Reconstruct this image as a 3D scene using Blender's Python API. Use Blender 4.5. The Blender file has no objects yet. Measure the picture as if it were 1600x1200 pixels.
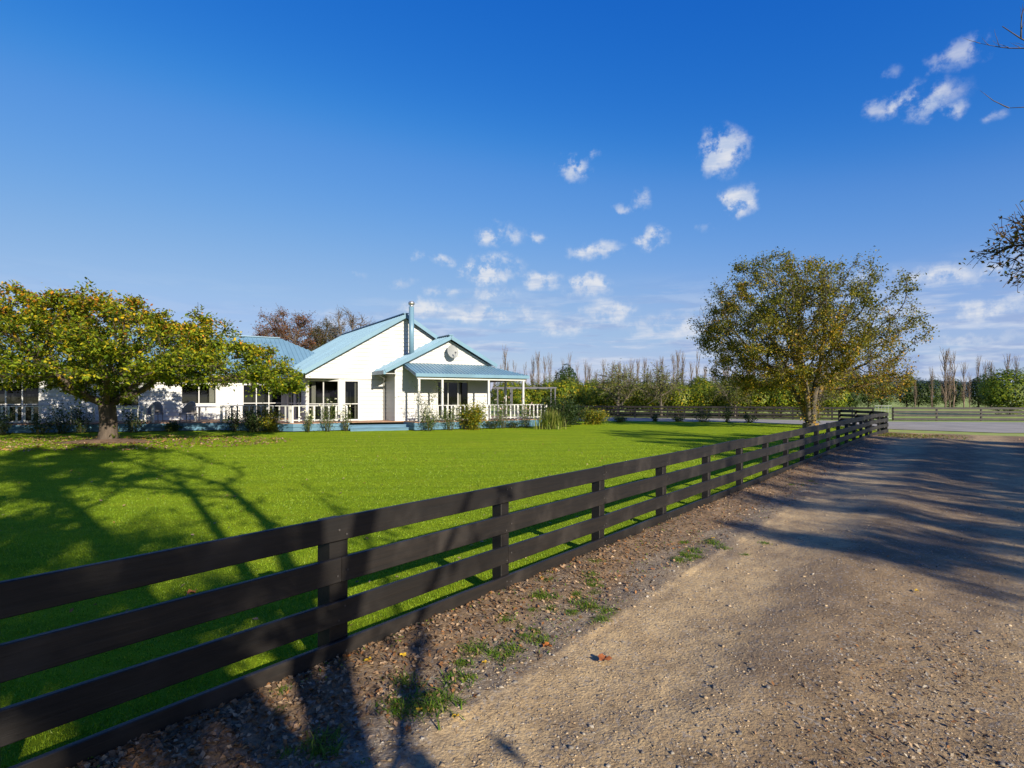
import bpy, bmesh, math, random
import numpy as np
from mathutils import Vector, Matrix
R = math.radians
rng = np.random.default_rng(7)
random.seed(7)
SC = bpy.context.scene
COL = SC.collection

# ------------------------------------------------------------------ camera
cam_d = bpy.data.cameras.new('camera'); cam = bpy.data.objects.new('camera', cam_d); COL.objects.link(cam)
cam_d.lens = 20; cam_d.sensor_width = 36; cam_d.sensor_fit = 'HORIZONTAL'
cam_d.shift_y = 0.0125; cam_d.clip_end = 20000; cam_d.clip_start = 0.05
cam.location = (0, 0, 1.65); cam.rotation_euler = (R(90), 0, 0)
SC.camera = cam

# ------------------------------------------------------------------ light
SUN_AZ, SUN_EL = 147.0, 22.6          # clockwise from +Y (the view direction), degrees
EXPOSURE = 0.75
S_DIR = Vector((math.sin(R(SUN_AZ)) * math.cos(R(SUN_EL)), math.cos(R(SUN_AZ)) * math.cos(R(SUN_EL)), math.sin(R(SUN_EL))))
sun_d = bpy.data.lights.new('sun', 'SUN'); sun = bpy.data.objects.new('sun', sun_d); COL.objects.link(sun)
sun_d.energy = 5.0; sun_d.angle = R(0.55); sun_d.color = (1.0, 0.90, 0.74)
sun.rotation_euler = (-S_DIR).to_track_quat('-Z', 'Y').to_euler(); sun.location = (20, -30, 30)
SC.view_settings.view_transform = 'Standard'; SC.view_settings.look = 'None'
SC.view_settings.gamma = 1; SC.view_settings.use_curve_mapping = False
SC.view_settings.exposure = EXPOSURE
SC.cycles.max_bounces = 6; SC.cycles.diffuse_bounces = 3; SC.cycles.glossy_bounces = 3; SC.cycles.transmission_bounces = 4; SC.cycles.transparent_max_bounces = 6


class NT:
    """tiny node-tree helper"""
    def __init__(s, tree): s.t = tree; s.n = tree.nodes; s.l = tree.links
    def put(s, kind, **kw):
        n = s.n.new(kind)
        for k, v in kw.items():
            if k.startswith('i_'): s.set(n.inputs[int(k[2:])], v)
            else: setattr(n, k, v)
        return n
    def set(s, sock, v):
        if isinstance(v, bpy.types.NodeSocket): s.l.new(v, sock)
        elif hasattr(v, 'outputs'): s.l.new(v.outputs[0], sock)
        else: sock.default_value = v
    def math(s, op, a, b=0.0, c=0.0, clamp=False):
        n = s.n.new('ShaderNodeMath'); n.operation = op; n.use_clamp = clamp
        s.set(n.inputs[0], a); s.set(n.inputs[1], b); s.set(n.inputs[2], c); return n.outputs[0]
    def vmath(s, op, a, b=(0, 0, 0), out=0):
        n = s.n.new('ShaderNodeVectorMath'); n.operation = op
        s.set(n.inputs[0], a)
        if op == 'SCALE': s.set(n.inputs[3], b)
        else: s.set(n.inputs[1], b)
        return n.outputs[out]
    def ramp(s, v, a, b, lo=0.0, hi=1.0, smooth=True):
        n = s.n.new('ShaderNodeMapRange'); n.interpolation_type = 'SMOOTHSTEP' if smooth else 'LINEAR'
        s.set(n.inputs[0], v); s.set(n.inputs[1], a); s.set(n.inputs[2], b); s.set(n.inputs[3], lo); s.set(n.inputs[4], hi)
        return n.outputs[0]
    def mix(s, f, a, b, mode='MIX'):
        n = s.n.new('ShaderNodeMix'); n.data_type = 'RGBA'; n.blend_type = mode
        s.set(n.inputs[0], f)
        for k, v in ((6, a), (7, b)):
            if isinstance(v, tuple) and len(v) == 3: v = v + (1,)
            s.set(n.inputs[k], v)
        return n.outputs[2]
    def noise(s, vec, scale, detail=4.0, rough=0.55, dist=0.0, col=False):
        n = s.n.new('ShaderNodeTexNoise')
        if vec is not None: s.set(n.inputs['Vector'], vec)
        n.inputs['Scale'].default_value = scale; n.inputs['Detail'].default_value = detail
        n.inputs['Roughness'].default_value = rough; n.inputs['Distortion'].default_value = dist
        return n.outputs[1 if col else 0]


# ------------------------------------------------------------------ sky
world = bpy.data.worlds.new('World'); SC.world = world; world.use_nodes = True
world.cycles.sampling_method = 'MANUAL'; world.cycles.sample_map_resolution = 256
w = NT(world.node_tree); w.n.clear()
sky = w.put('ShaderNodeTexSky', sky_type='NISHITA', sun_disc=False)
sky.sun_elevation = R(SUN_EL); sky.sun_rotation = R(SUN_AZ)
sky.air_density = 1.0; sky.dust_density = 0.3; sky.ozone_density = 2.5; sky.altitude = 50
hsv = w.put('ShaderNodeHueSaturation'); hsv.inputs['Saturation'].default_value = 1.22; hsv.inputs['Value'].default_value = 1.0
w.l.new(sky.outputs[0], hsv.inputs['Color'])
KS = 0.062 * 2 ** 0.85
crv = w.put('ShaderNodeRGBCurve')
for ch, pts in enumerate((((0, 0), (.058, .020), (.102, .108), (.283, .335), (.48, .42), (1, .72)), ((0, 0), (.165, .178), (.262, .325), (.571, .54), (.76, .59), (1, .75)), ((0, 0), (.2, .47), (.362, .655), (.521, .78), (.879, .86), (1, .92)))):
    cu = crv.mapping.curves[ch]
    for i, (x_, y_) in enumerate(pts):
        if i == 0: cu.points[0].location = (x_, y_)
        elif i == len(pts) - 1: cu.points[len(cu.points) - 1].location = (x_, y_)
        else: cu.points.new(x_, y_)
crv.mapping.extend = 'HORIZONTAL'; crv.mapping.update()
w.l.new(w.vmath('SCALE', hsv.outputs[0], KS), crv.inputs['Color'])
skyc = w.vmath('SCALE', crv.outputs[0], 1 / (0.1 * 2 ** 0.85))
tc = w.put('ShaderNodeTexCoord')
dirv = w.vmath('NORMALIZE', tc.outputs['Generated'])
sx = w.put('ShaderNodeSeparateXYZ'); w.l.new(dirv, sx.inputs[0])
az = w.math('ARCTAN2', sx.outputs[0], sx.outputs[1]); el = w.math('ARCSINE', sx.outputs[2])
cv = w.put('ShaderNodeCombineXYZ'); w.l.new(az, cv.inputs[0]); w.l.new(el, cv.inputs[1])
def ndis(scale, amp, det):
    c = w.noise(dirv, scale, det, 0.6, col=True)
    return w.vmath('MULTIPLY', w.vmath('SUBTRACT', c, (0.5, 0.5, 0.5)), (amp, amp * 0.42, 0))
av = w.vmath('ADD', w.vmath('ADD', cv.outputs[0], ndis(15, 0.075, 5)), ndis(55, 0.030, 4))
# cumulus puffs of the afternoon, by bearing and height above the horizon (degrees): bearing, height, half width, half height, thickness
def bearing(px, py):
    u, v = (px - 800) / 889, (620 - py) / 889
    return math.degrees(math.atan(u)), math.degrees(math.atan2(v, math.hypot(1, u)))
PUFF = []
for px, py, wx, hy, th in (
    (784, 366, 30, 16, 1.0), (838, 370, 14, 9, .6), (766, 420, 48, 19, 1.0), (702, 408, 22, 9, .6), (846, 440, 36, 11, .75), (917, 446, 29, 17, 1.0),
    (934, 392, 40, 12, .8), (656, 398, 16, 8, .5), (560, 432, 16, 7, .4), (632, 441, 26, 8, .5), (700, 455, 26, 9, .55), (776, 457, 34, 11, .7),
    (660, 480, 44, 14, .75), (770, 490, 80, 16, .8), (956, 488, 40, 17, .8), (880, 512, 50, 12, .6), (1060, 510, 90, 20, .55), (1020, 372, 24, 16, .8),
    (1008, 310, 20, 16, .55), (976, 328, 14, 8, .5), (900, 264, 22, 17, .75), (930, 240, 14, 10, .45), (1130, 236, 32, 30, .9), (1154, 314, 22, 20, .9),
    (1110, 356, 22, 8, .3), (1430, 160, 66, 22, .75), (1380, 170, 30, 14, .5), (1478, 174, 26, 13, .6), (1505, 82, 56, 20, .5), (1470, 100, 26, 18, .4), (1395, 112, 20, 10, .35), (1425, 50, 26, 8, .28), (1548, 180, 22, 10, .4),
    (1500, 4, 26, 8, .28), (1480, 430, 62, 17, .75), (1590, 420, 60, 22, .75), (1560, 482, 80, 15, .7), (1470, 500, 40, 10, .6), (1370, 428, 50, 12, .5),
    (1520, 525, 90, 9, .6), (560, 492, 60, 10, .4), (520, 500, 40, 12, .45), (1300, 120, 12, 8, .2)):
    b, h = bearing(px, py)
    k = 1 / math.hypot(1, (px - 800) / 889)
    PUFF.append((b, h, math.degrees(wx / 889) * k * k * 1.08, math.degrees(hy / 889) * k * 1.12, th))
for i in range(9):         # the same weather goes on round the sky
    b = 50 + 260 * (i + random.random()) / 9
    PUFF.append((b if b < 180 else b - 360, 4 + 26 * random.random() ** 1.6, 3 + 4 * random.random(), 1 + 1.3 * random.random(), .5 + .4 * random.random()))
dens = None
for b, h, wa, we, th in [p_ for p_ in PUFF if p_[4] > .29]:
    ma = w.put('ShaderNodeVectorMath', operation='MULTIPLY_ADD', i_0=av, i_1=(1 / R(wa), 1 / R(we), 0), i_2=(-b / wa, -h / we, 0))
    d = w.vmath('LENGTH', ma.outputs[0], out=1)
    d = w.ramp(d, 1.65, 0.1, 0.0, th)
    dens = d if dens is None else w.math('MAXIMUM', dens, d)
fine = w.noise(dirv, 30, 6, 0.62)
dens = w.math('MULTIPLY', dens, w.ramp(fine, 0.34, 0.62, 0.15, 1.25), clamp=True)
dens = w.ramp(dens, 0.10, 0.95, 0.0, 1.0)
# flat banks low over the horizon, all round
lowv = w.vmath('MULTIPLY', dirv, (1, 1, 10.0))
bank = w.noise(lowv, 5.5, 6, 0.6, 0.3)
bank = w.math('MULTIPLY', w.ramp(bank, 0.42, 0.60), w.ramp(el, R(12.5), R(4.5)))
bank = w.math('MULTIPLY', bank, w.ramp(az, R(-22), R(2), 0.25, 1.0))
bank = w.math('MULTIPLY', bank, 0.8)
shade = w.noise(w.vmath('MULTIPLY', dirv, (1, 1, 5.0)), 14, 4, 0.55)
cloudc = w.mix(w.ramp(shade, 0.38, 0.62), (3.3, 3.8, 4.75), (4.9, 4.95, 5.1))
bankc = w.mix(w.ramp(shade, 0.40, 0.60), (2.0, 2.6, 4.1), (3.7, 4.1, 4.9))
c1 = w.mix(bank, skyc, bankc)
c2 = w.mix(w.math('MULTIPLY', dens, 0.86), c1, cloudc)
bg = w.put('ShaderNodeBackground'); w.l.new(c2, bg.inputs[0]); bg.inputs[1].default_value = 0.1
wo = w.put('ShaderNodeOutputWorld'); w.l.new(bg.outputs[0], wo.inputs[0])

# ------------------------------------------------------------------ helpers
def tag(o, label=None, cat=None, group=None, kind=None):
    if label: o['label'] = label
    if cat: o['category'] = cat
    if group: o['group'] = group
    if kind: o['kind'] = kind
    return o

def empty(name, loc=(0, 0, 0), rz=0.0, label=None, cat=None, group=None):
    o = bpy.data.objects.new(name, None); COL.objects.link(o); o.empty_display_size = 0.2
    o.location = loc; o.rotation_euler = (0, 0, rz)
    return tag(o, label, cat, group)

def npmesh(name, V, Fs, smooth=False, tint=None):
    V = np.asarray(V, np.float32)
    if isinstance(Fs, np.ndarray): Fs = [Fs]
    Fs = [np.asarray(f, np.int32) for f in Fs if len(f)]
    me = bpy.data.meshes.new(name)
    me.vertices.add(len(V)); me.vertices.foreach_set('co', V.ravel())
    li = np.concatenate([f.ravel() for f in Fs]); cnt = np.concatenate([np.full(len(f), f.shape[1], np.int32) for f in Fs])
    st = np.concatenate([[0], np.cumsum(cnt)[:-1]]).astype(np.int32)
    me.loops.add(len(li)); me.loops.foreach_set('vertex_index', li)
    me.polygons.add(len(cnt)); me.polygons.foreach_set('loop_start', st)
    me.update(calc_edges=True)
    if smooth: me.polygons.foreach_set('use_smooth', np.ones(len(cnt), bool))
    if tint is not None:
        a = me.attributes.new('tint', 'FLOAT_COLOR', 'POINT')
        t = np.ones((len(V), 4), np.float32); t[:, :3] = tint
        a.data.foreach_set('color', t.ravel())
    me.validate()
    return me

def link(name, me, mat=None, parent=None, loc=(0, 0, 0), rz=0.0):
    o = bpy.data.objects.new(name, me); COL.objects.link(o)
    if mat is not None and len(me.materials) == 0: me.materials.append(mat)
    o.location = loc; o.rotation_euler = (0, 0, rz)
    if parent: o.parent = parent
    return o

class MB:
    """collects simple solids, builds one mesh"""
    def __init__(s): s.v = []; s.f = []
    def poly(s, vs, fs):
        b = len(s.v); s.v += [tuple(p) for p in vs]; s.f += [tuple(b + i for i in f) for f in fs]; return s
    def box(s, x0, x1, y0, y1, z0, z1):
        return s.poly([(x0, y0, z0), (x1, y0, z0), (x1, y1, z0), (x0, y1, z0), (x0, y0, z1), (x1, y0, z1), (x1, y1, z1), (x0, y1, z1)],
                      [(0, 3, 2, 1), (4, 5, 6, 7), (0, 1, 5, 4), (1, 2, 6, 5), (2, 3, 7, 6), (3, 0, 4, 7)])
    def prism(s, pts, z0, z1):
        n = len(pts)
        return s.poly([(x, y, z0) for x, y in pts] + [(x, y, z1) for x, y in pts],
                      [tuple(range(n - 1, -1, -1)), tuple(range(n, 2 * n))] + [(i, (i + 1) % n, n + (i + 1) % n, n + i) for i in range(n)])
    def bar(s, a, b, wd, ht, up=(0, 0, 1)):
        a, b = Vector(a), Vector(b); d = (b - a).normalized(); up = Vector(up)
        r = d.cross(up)
        if r.length < 1e-4: r = d.cross(Vector((0, 1, 0)))
        r.normalize(); u = r.cross(d).normalized(); r *= wd / 2; u *= ht / 2
        return s.poly([a - r - u, a + r - u, a + r + u, a - r + u, b - r - u, b + r - u, b + r + u, b - r + u],
                      [(0, 1, 2, 3), (7, 6, 5, 4), (0, 4, 5, 1), (1, 5, 6, 2), (2, 6, 7, 3), (3, 7, 4, 0)])
    def tube(s, pts, rad, n=8, cap=True):
        pts = [Vector(p) for p in pts]; b = len(s.v)
        if not hasattr(rad, '__len__'): rad = [rad] * len(pts)
        for i, p in enumerate(pts):
            d = (pts[min(i + 1, len(pts) - 1)] - pts[max(i - 1, 0)]).normalized()
            r = d.cross(Vector((0, 0, 1)))
            if r.length < 1e-3: r = Vector((1, 0, 0))
            r.normalize(); u = r.cross(d)
            for k in range(n):
                q = 2 * math.pi * k / n
                s.v.append(tuple(p + (r * math.cos(q) + u * math.sin(q)) * rad[i]))
        for i in range(len(pts) - 1):
            for k in range(n):
                k2 = (k + 1) % n
                s.f.append((b + i * n + k, b + i * n + k2, b + (i + 1) * n + k2, b + (i + 1) * n + k))
        if cap:
            s.f.append(tuple(b + k for k in range(n))); s.f.append(tuple(b + (len(pts) - 1) * n + k for k in range(n - 1, -1, -1)))
        return s
    def mesh(s, name, smooth=False):
        me = bpy.data.meshes.new(name); me.from_pydata(s.v, [], s.f)
        if smooth: me.polygons.foreach_set('use_smooth', np.ones(len(s.f), bool))
        bm = bmesh.new(); bm.from_mesh(me); bmesh.ops.recalc_face_normals(bm, faces=bm.faces); bm.to_mesh(me); bm.free()
        return me
    def build(s, name, mat, parent=None, smooth=False, bevel=0.0, loc=(0, 0, 0)):
        me = s.mesh(name, smooth)
        if bevel:
            bm = bmesh.new(); bm.from_mesh(me)
            bmesh.ops.bevel(bm, geom=list(bm.edges), offset=bevel, segments=1, affect='EDGES'); bm.to_mesh(me); bm.free()
        return link(name, me, mat, parent, loc)

def copy_tree(o, parent=None):
    c = o.copy(); COL.objects.link(c); c.parent = parent
    for ch in list(o.children): copy_tree(ch, c)
    return c

# ------------------------------------------------------------------ materials
def material(name):
    m = bpy.data.materials.new(name); m.use_nodes = True
    t = NT(m.node_tree); t.n.clear()
    out = t.put('ShaderNodeOutputMaterial'); p = t.put('ShaderNodeBsdfPrincipled')
    t.l.new(p.outputs[0], out.inputs[0]); t.p = p; t.out = out
    t.obj = t.put('ShaderNodeTexCoord').outputs['Object']
    return m, t

def plain(name, c, rough=0.6, var=0.12, scale=3.0, spec=0.4, metal=0.0, bump=0.0, bscale=40, stretch=(1, 1, 1)):
    m, t = material(name)
    v = t.vmath('MULTIPLY', t.obj, stretch)
    n = t.noise(v, scale, 5, 0.6)
    k = t.ramp(n, 0.25, 0.75, 1 - var, 1 + var)
    cc = t.vmath('SCALE', c, k)
    t.set(t.p.inputs['Base Color'], cc); t.p.inputs['Roughness'].default_value = rough
    t.p.inputs['Specular IOR Level'].default_value = spec; t.p.inputs['Metallic'].default_value = metal
    if bump:
        b = t.put('ShaderNodeBump'); b.inputs['Strength'].default_value = bump; b.inputs['Distance'].default_value = 0.01
        t.l.new(t.noise(v, bscale, 4, 0.6), b.inputs['Height']); t.l.new(b.outputs[0], t.p.inputs['Normal'])
    return m

def leafmat(name, trans=0.35, rough=0.5, spec=0.25):
    m, t = material(name)
    a = t.put('ShaderNodeAttribute', attribute_name='tint')
    t.l.new(a.outputs['Color'], t.p.inputs['Base Color']); t.p.inputs['Roughness'].default_value = rough
    t.p.inputs['Specular IOR Level'].default_value = spec
    tr = t.put('ShaderNodeBsdfTranslucent')
    t.l.new(t.mix(1.0, a.outputs['Color'], (1.0, 1.0, 0.55), 'MULTIPLY'), tr.inputs[0])
    mx = t.put('ShaderNodeMixShader'); mx.inputs[0].default_value = trans
    t.l.new(t.p.outputs[0], mx.inputs[1]); t.l.new(tr.outputs[0], mx.inputs[2]); t.l.new(mx.outputs[0], t.out.inputs[0])
    return m

M = {}
M['leaf'] = leafmat('leaf')
M['grass'] = leafmat('grass_blade', 0.40, 0.45, 0.3)
M['dryleaf'] = leafmat('dry_leaf', 0.12, 0.7, 0.15)
M['white'] = plain('white_paint', (0.50, 0.50, 0.485), 0.5, 0.05, 1.2)
M['blue'] = plain('blue_roof_steel', (0.135, 0.245, 0.325), 0.38, 0.10, 0.8, 0.45)
M['bluewood'] = plain('blue_stained_timber', (0.075, 0.17, 0.25), 0.6, 0.18, 2.5, bump=0.2, stretch=(1, 1, 6))
M['decktop'] = plain('deck_timber', (0.30, 0.17, 0.10), 0.65, 0.25, 4, bump=0.3, stretch=(1, 14, 1))
M['steel'] = plain('brushed_steel', (0.45, 0.43, 0.40), 0.35, 0.1, 5, metal=0.8)
M['dish'] = plain('grey_dish_paint', (0.24, 0.25, 0.25), 0.5, 0.08, 2)
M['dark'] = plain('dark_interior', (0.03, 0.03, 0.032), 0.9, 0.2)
M['curtain'] = plain('curtain_cloth', (0.55, 0.52, 0.45), 0.9, 0.12, 6, stretch=(8, 8, 1))
M['wicker'] = plain('grey_wicker', (0.27, 0.25, 0.235), 0.8, 0.35, 40, bump=0.5, bscale=120)
M['pergola'] = plain('grey_steel_frame', (0.10, 0.10, 0.12), 0.5, 0.1)
M['galv'] = plain('galvanised_steel', (0.5, 0.5, 0.5), 0.45, 0.12, 6, metal=0.5)
M['bark'] = plain('grey_bark', (0.085, 0.066, 0.05), 0.9, 0.45, 7, 0.2, bump=0.8, bscale=22, stretch=(1, 1, 0.35))
M['twig'] = plain('pale_twig_bark', (0.115, 0.098, 0.08), 0.9, 0.3, 5, 0.2)
M['poplar'] = plain('poplar_bark', (0.16, 0.12, 0.09), 0.9, 0.25, 1.5, 0.2)
M['stem'] = plain('green_brown_stem', (0.11, 0.10, 0.05), 0.8, 0.3, 8)
M['hill'] = plain('far_hill_cover', (0.10, 0.14, 0.17), 1.0, 0.2, 0.004, 0.0)
# lichen bark of the lawn tree
m, t = material('lichen_bark'); M['lichen'] = m
n1 = t.noise(t.vmath('MULTIPLY', t.obj, (1, 1, .45)), 2.6, 5, .6); n2 = t.noise(t.obj, 14, 4, .6)
gz = t.put('ShaderNodeSeparateXYZ'); t.l.new(t.obj, gz.inputs[0])
base = t.mix(t.ramp(n2, .3, .7), (0.06, 0.05, 0.038), (0.125, 0.105, 0.08))
lich = t.mix(t.ramp(n2, .35, .65), (0.30, 0.14, 0.012), (0.17, 0.14, 0.035))
f = t.math('MULTIPLY', t.ramp(n1, .50, .60), t.ramp(gz.outputs[2], 3.6, 1.6))
t.set(t.p.inputs['Base Color'], t.mix(f, base, lich)); t.p.inputs['Roughness'].default_value = .9
b = t.put('ShaderNodeBump'); b.inputs['Strength'].default_value = .7; b.inputs['Distance'].default_value = .02
t.l.new(n2, b.inputs['Height']); t.l.new(b.outputs[0], t.p.inputs['Normal'])
# window glass
m, t = material('window_glass'); M['glass'] = m
gl = t.put('ShaderNodeBsdfGlossy'); gl.inputs['Roughness'].default_value = 0.02
tp = t.put('ShaderNodeBsdfTransparent'); tp.inputs[0].default_value = (0.55, 0.58, 0.58, 1)
fr = t.put('ShaderNodeFresnel'); fr.inputs[0].default_value = 1.5
mx = t.put('ShaderNodeMixShader'); t.l.new(fr.outputs[0], mx.inputs[0]); t.l.new(tp.outputs[0], mx.inputs[1]); t.l.new(gl.outputs[0], mx.inputs[2])
t.l.new(mx.outputs[0], t.out.inputs[0])
# black stained fence timber
m, t = material('black_stained_timber'); M['fence'] = m
oi = t.put('ShaderNodeObjectInfo')
gv = t.vmath('ADD', t.vmath('MULTIPLY', t.obj, (1.0, 14, 14)), t.vmath('SCALE', (31.0, 17.0, 9.0), oi.outputs['Random']))
g1 = t.noise(gv, 2.2, 6, .62, .6); g2 = t.noise(t.vmath('MULTIPLY', t.obj, (1, 1, 1)), 1.7, 4, .6)
c = t.mix(t.ramp(g1, .3, .72), (0.0055, 0.0047, 0.0042), (0.0145, 0.0118, 0.0100))
c = t.mix(t.math('MULTIPLY', t.ramp(g2, .46, .72), .75), c, (0.036, 0.031, 0.027))
kn = t.put('ShaderNodeTexVoronoi'); kn.inputs['Scale'].default_value = 1.6; t.set(kn.inputs['Vector'], t.vmath('MULTIPLY', gv, (1, .12, .12)))
c = t.mix(t.ramp(kn.outputs['Distance'], .07, .03), c, (0.007, 0.006, 0.006))
c = t.mix(1.0, c, t.mix(oi.outputs['Random'], (0.75, 0.75, 0.75), (1.35, 1.3, 1.25)), 'MULTIPLY')
t.set(t.p.inputs['Base Color'], c); t.set(t.p.inputs['Roughness'], t.ramp(g1, .2, .8, .62, .46)); t.p.inputs['Specular IOR Level'].default_value = .45
b = t.put('ShaderNodeBump'); b.inputs['Strength'].default_value = .55; b.inputs['Distance'].default_value = .004
t.l.new(g1, b.inputs['Height']); t.l.new(b.outputs[0], t.p.inputs['Normal'])
# lawn soil/turf sheet
m, t = material('lawn_turf'); M['lawn'] = m
big = t.noise(t.obj, .35, 4, .6); mid = t.noise(t.obj, 5, 5, .65); fin = t.noise(t.obj, 90, 3, .7)
sp = t.put('ShaderNodeSeparateXYZ'); t.l.new(t.obj, sp.inputs[0])
str_ = t.math('SINE', t.math('MULTIPLY', t.math('ADD', t.math('MULTIPLY', sp.outputs[1], .97), t.math('MULTIPLY', sp.outputs[0], -.22)), 5.2))
c = t.mix(t.ramp(mid, .3, .7), (0.19, 0.285, 0.014), (0.28, 0.385, 0.020))
c = t.mix(t.math('MULTIPLY', t.ramp(big, .45, .7), .45), c, (0.34, 0.40, 0.018))
c = t.mix(t.ramp(str_, -.5, .5, 0, .28), c, (0.35, 0.47, 0.016))
lane = t.noise(t.vmath('MULTIPLY', t.obj, (.22, 2.6, 1)), 1.3, 5, .65)
c = t.mix(t.ramp(lane, .48, .70, 0, .55), c, (0.15, 0.23, 0.010)); c = t.mix(t.ramp(lane, .46, .28, 0, .5), c, (0.40, 0.46, 0.03))
worn = t.noise(t.obj, .9, 5, .7)
c = t.mix(t.ramp(worn, .58, .72, 0, .5), c, (0.40, 0.38, 0.06))
c = t.mix(t.ramp(fin, .3, .72, .35, 0), c, (0.10, 0.16, 0.008))
t.set(t.p.inputs['Base Color'], c); t.p.inputs['Roughness'].default_value = .95; t.p.inputs['Specular IOR Level'].default_value = .02
b = t.put('ShaderNodeBump'); b.inputs['Strength'].default_value = 1.0; b.inputs['Distance'].default_value = .03
t.l.new(t.math('ADD', fin, mid), b.inputs['Height']); t.l.new(b.outputs[0], t.p.inputs['Normal'])
# paddock
m, t = material('paddock_grass'); M['paddock'] = m
a1 = t.noise(t.obj, .08, 4, .6); a2 = t.noise(t.obj, 1.2, 5, .65)
c = t.mix(t.ramp(a2, .3, .7), (0.17, 0.25, 0.025), (0.29, 0.35, 0.06)); c = t.mix(t.ramp(a1, .45, .65, 0, .6), c, (0.32, 0.32, 0.10))
t.set(t.p.inputs['Base Color'], c); t.p.inputs['Roughness'].default_value = .9
# pale road
m, t = material('pale_seal_road'); M['road'] = m
a1 = t.noise(t.obj, .5, 4, .6); a2 = t.noise(t.obj, 25, 4, .7)
c = t.mix(t.ramp(a1, .35, .65), (0.24, 0.225, 0.20), (0.33, 0.305, 0.265)); c = t.mix(t.ramp(a2, .3, .7, .35, 0), c, (0.15, 0.14, 0.125))
t.set(t.p.inputs['Base Color'], c); t.p.inputs['Roughness'].default_value = .85
# gravel drive: local x runs along the fence, local -y is the distance from the fence
m, t = material('gravel_drive'); M['drive'] = m
sp = t.put('ShaderNodeSeparateXYZ'); t.l.new(t.obj, sp.inputs[0])
wob = t.math('MULTIPLY', t.math('SUBTRACT', t.noise(t.obj, .9, 4, .6), .5), 1.0)
q = t.math('ADD', t.math('MULTIPLY', sp.outputs[1], -1.0), wob)
n1 = t.noise(t.obj, 3.0, 6, .65); n2 = t.noise(t.obj, 30, 5, .7); n3 = t.noise(t.obj, 140, 3, .7)
vor = t.put('ShaderNodeTexVoronoi'); vor.inputs['Scale'].default_value = 60; t.set(vor.inputs['Vector'], t.obj)
tan_ = t.mix(t.ramp(n1, .3, .7), (0.42, 0.295, 0.15), (0.56, 0.41, 0.215))
brown = t.mix(t.ramp(n1, .3, .7), (0.15, 0.102, 0.056), (0.30, 0.21, 0.115))
grey = t.mix(t.ramp(n2, .3, .7), (0.13, 0.098, 0.068), (0.30, 0.24, 0.165))
dirt = t.mix(t.ramp(n2, .3, .7), (0.13, 0.082, 0.044), (0.29, 0.19, 0.105))
c = t.mix(t.ramp(q, .52, .72), dirt, grey)
c = t.mix(t.ramp(q, .85, 1.15), c, tan_)
c = t.mix(t.math('MULTIPLY', t.ramp(q, 1.60, 2.30), .92), c, brown)
c = t.mix(t.math('MULTIPLY', t.ramp(q, 3.0, 3.4), .6), c, tan_)
c = t.mix(t.ramp(q, 3.9, 4.4), c, dirt)
c = t.mix(t.ramp(n2, .30, .60, .45, 0), c, (0.15, 0.105, 0.068))
n0 = t.noise(t.vmath('MULTIPLY', t.obj, (.6, 1.2, 1)), 1.1, 6, .7)
c = t.mix(t.ramp(n0, .47, .66, 0, .6), c, (0.16, 0.115, 0.075))
c = t.mix(t.ramp(n0, .42, .30, 0, .3), c, (0.46, 0.35, 0.20))
c = t.mix(t.ramp(n3, .55, .75, 0, .35), c, (0.50, 0.42, 0.31))
cellc = t.put('ShaderNodeSeparateXYZ'); t.l.new(vor.outputs['Color'], cellc.inputs[0])
c = t.mix(t.ramp(cellc.outputs[0], .86, .88, 0, .45), c, t.mix(cellc.outputs[1], (0.10, 0.095, 0.09), (0.36, 0.34, 0.31)))
t.set(t.p.inputs['Base Color'], c); t.p.inputs['Roughness'].default_value = .9; t.p.inputs['Specular IOR Level'].default_value = .2
hh = t.math('ADD', t.math('MULTIPLY', n2, 1.0), t.math('ADD', t.math('MULTIPLY', n3, .5), t.math('MULTIPLY', vor.outputs['Distance'], -.5)))
b = t.put('ShaderNodeBump'); b.inputs['Strength'].default_value = .7; b.inputs['Distance'].default_value = .010
t.l.new(hh, b.inputs['Height']); t.l.new(b.outputs[0], t.p.inputs['Normal'])
m, t = material('stone'); M['stone'] = m
a = t.put('ShaderNodeAttribute', attribute_name='tint'); t.l.new(a.outputs['Color'], t.p.inputs['Base Color']); t.p.inputs['Roughness'].default_value = .85

# ------------------------------------------------------------------ frames of reference
FA = math.atan2(.7818, .6235)                     # bearing of the long fence
FO = Vector((-1.09, 3.41, 0)); FD = Vector((.6235, .7818, 0)); FN = Vector((-.7818, .6235, 0))
def fpt(t_, q_, z=0.0): p = FO + FD * t_ - FN * q_; return Vector((p.x, p.y, z))
def fq(x, y): return -((x - FO.x) * FN.x + (y - FO.y) * FN.y)
def ft(x, y): return (x - FO.x) * FD.x + (y - FO.y) * FD.y

def vnoise(x, y, s, seed):
    """cheap smooth value noise"""
    r = np.random.default_rng(seed).random((256, 256)); x = x * s; y = y * s
    i, j = np.floor(x).astype(int), np.floor(y).astype(int); fx, fy = x - i, y - j
    fx = fx * fx * (3 - 2 * fx); fy = fy * fy * (3 - 2 * fy)
    g = lambda a, b: r[a % 256, b % 256]
    return (g(i, j) * (1 - fx) + g(i + 1, j) * fx) * (1 - fy) + (g(i, j + 1) * (1 - fx) + g(i + 1, j + 1) * fx) * fy

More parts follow.
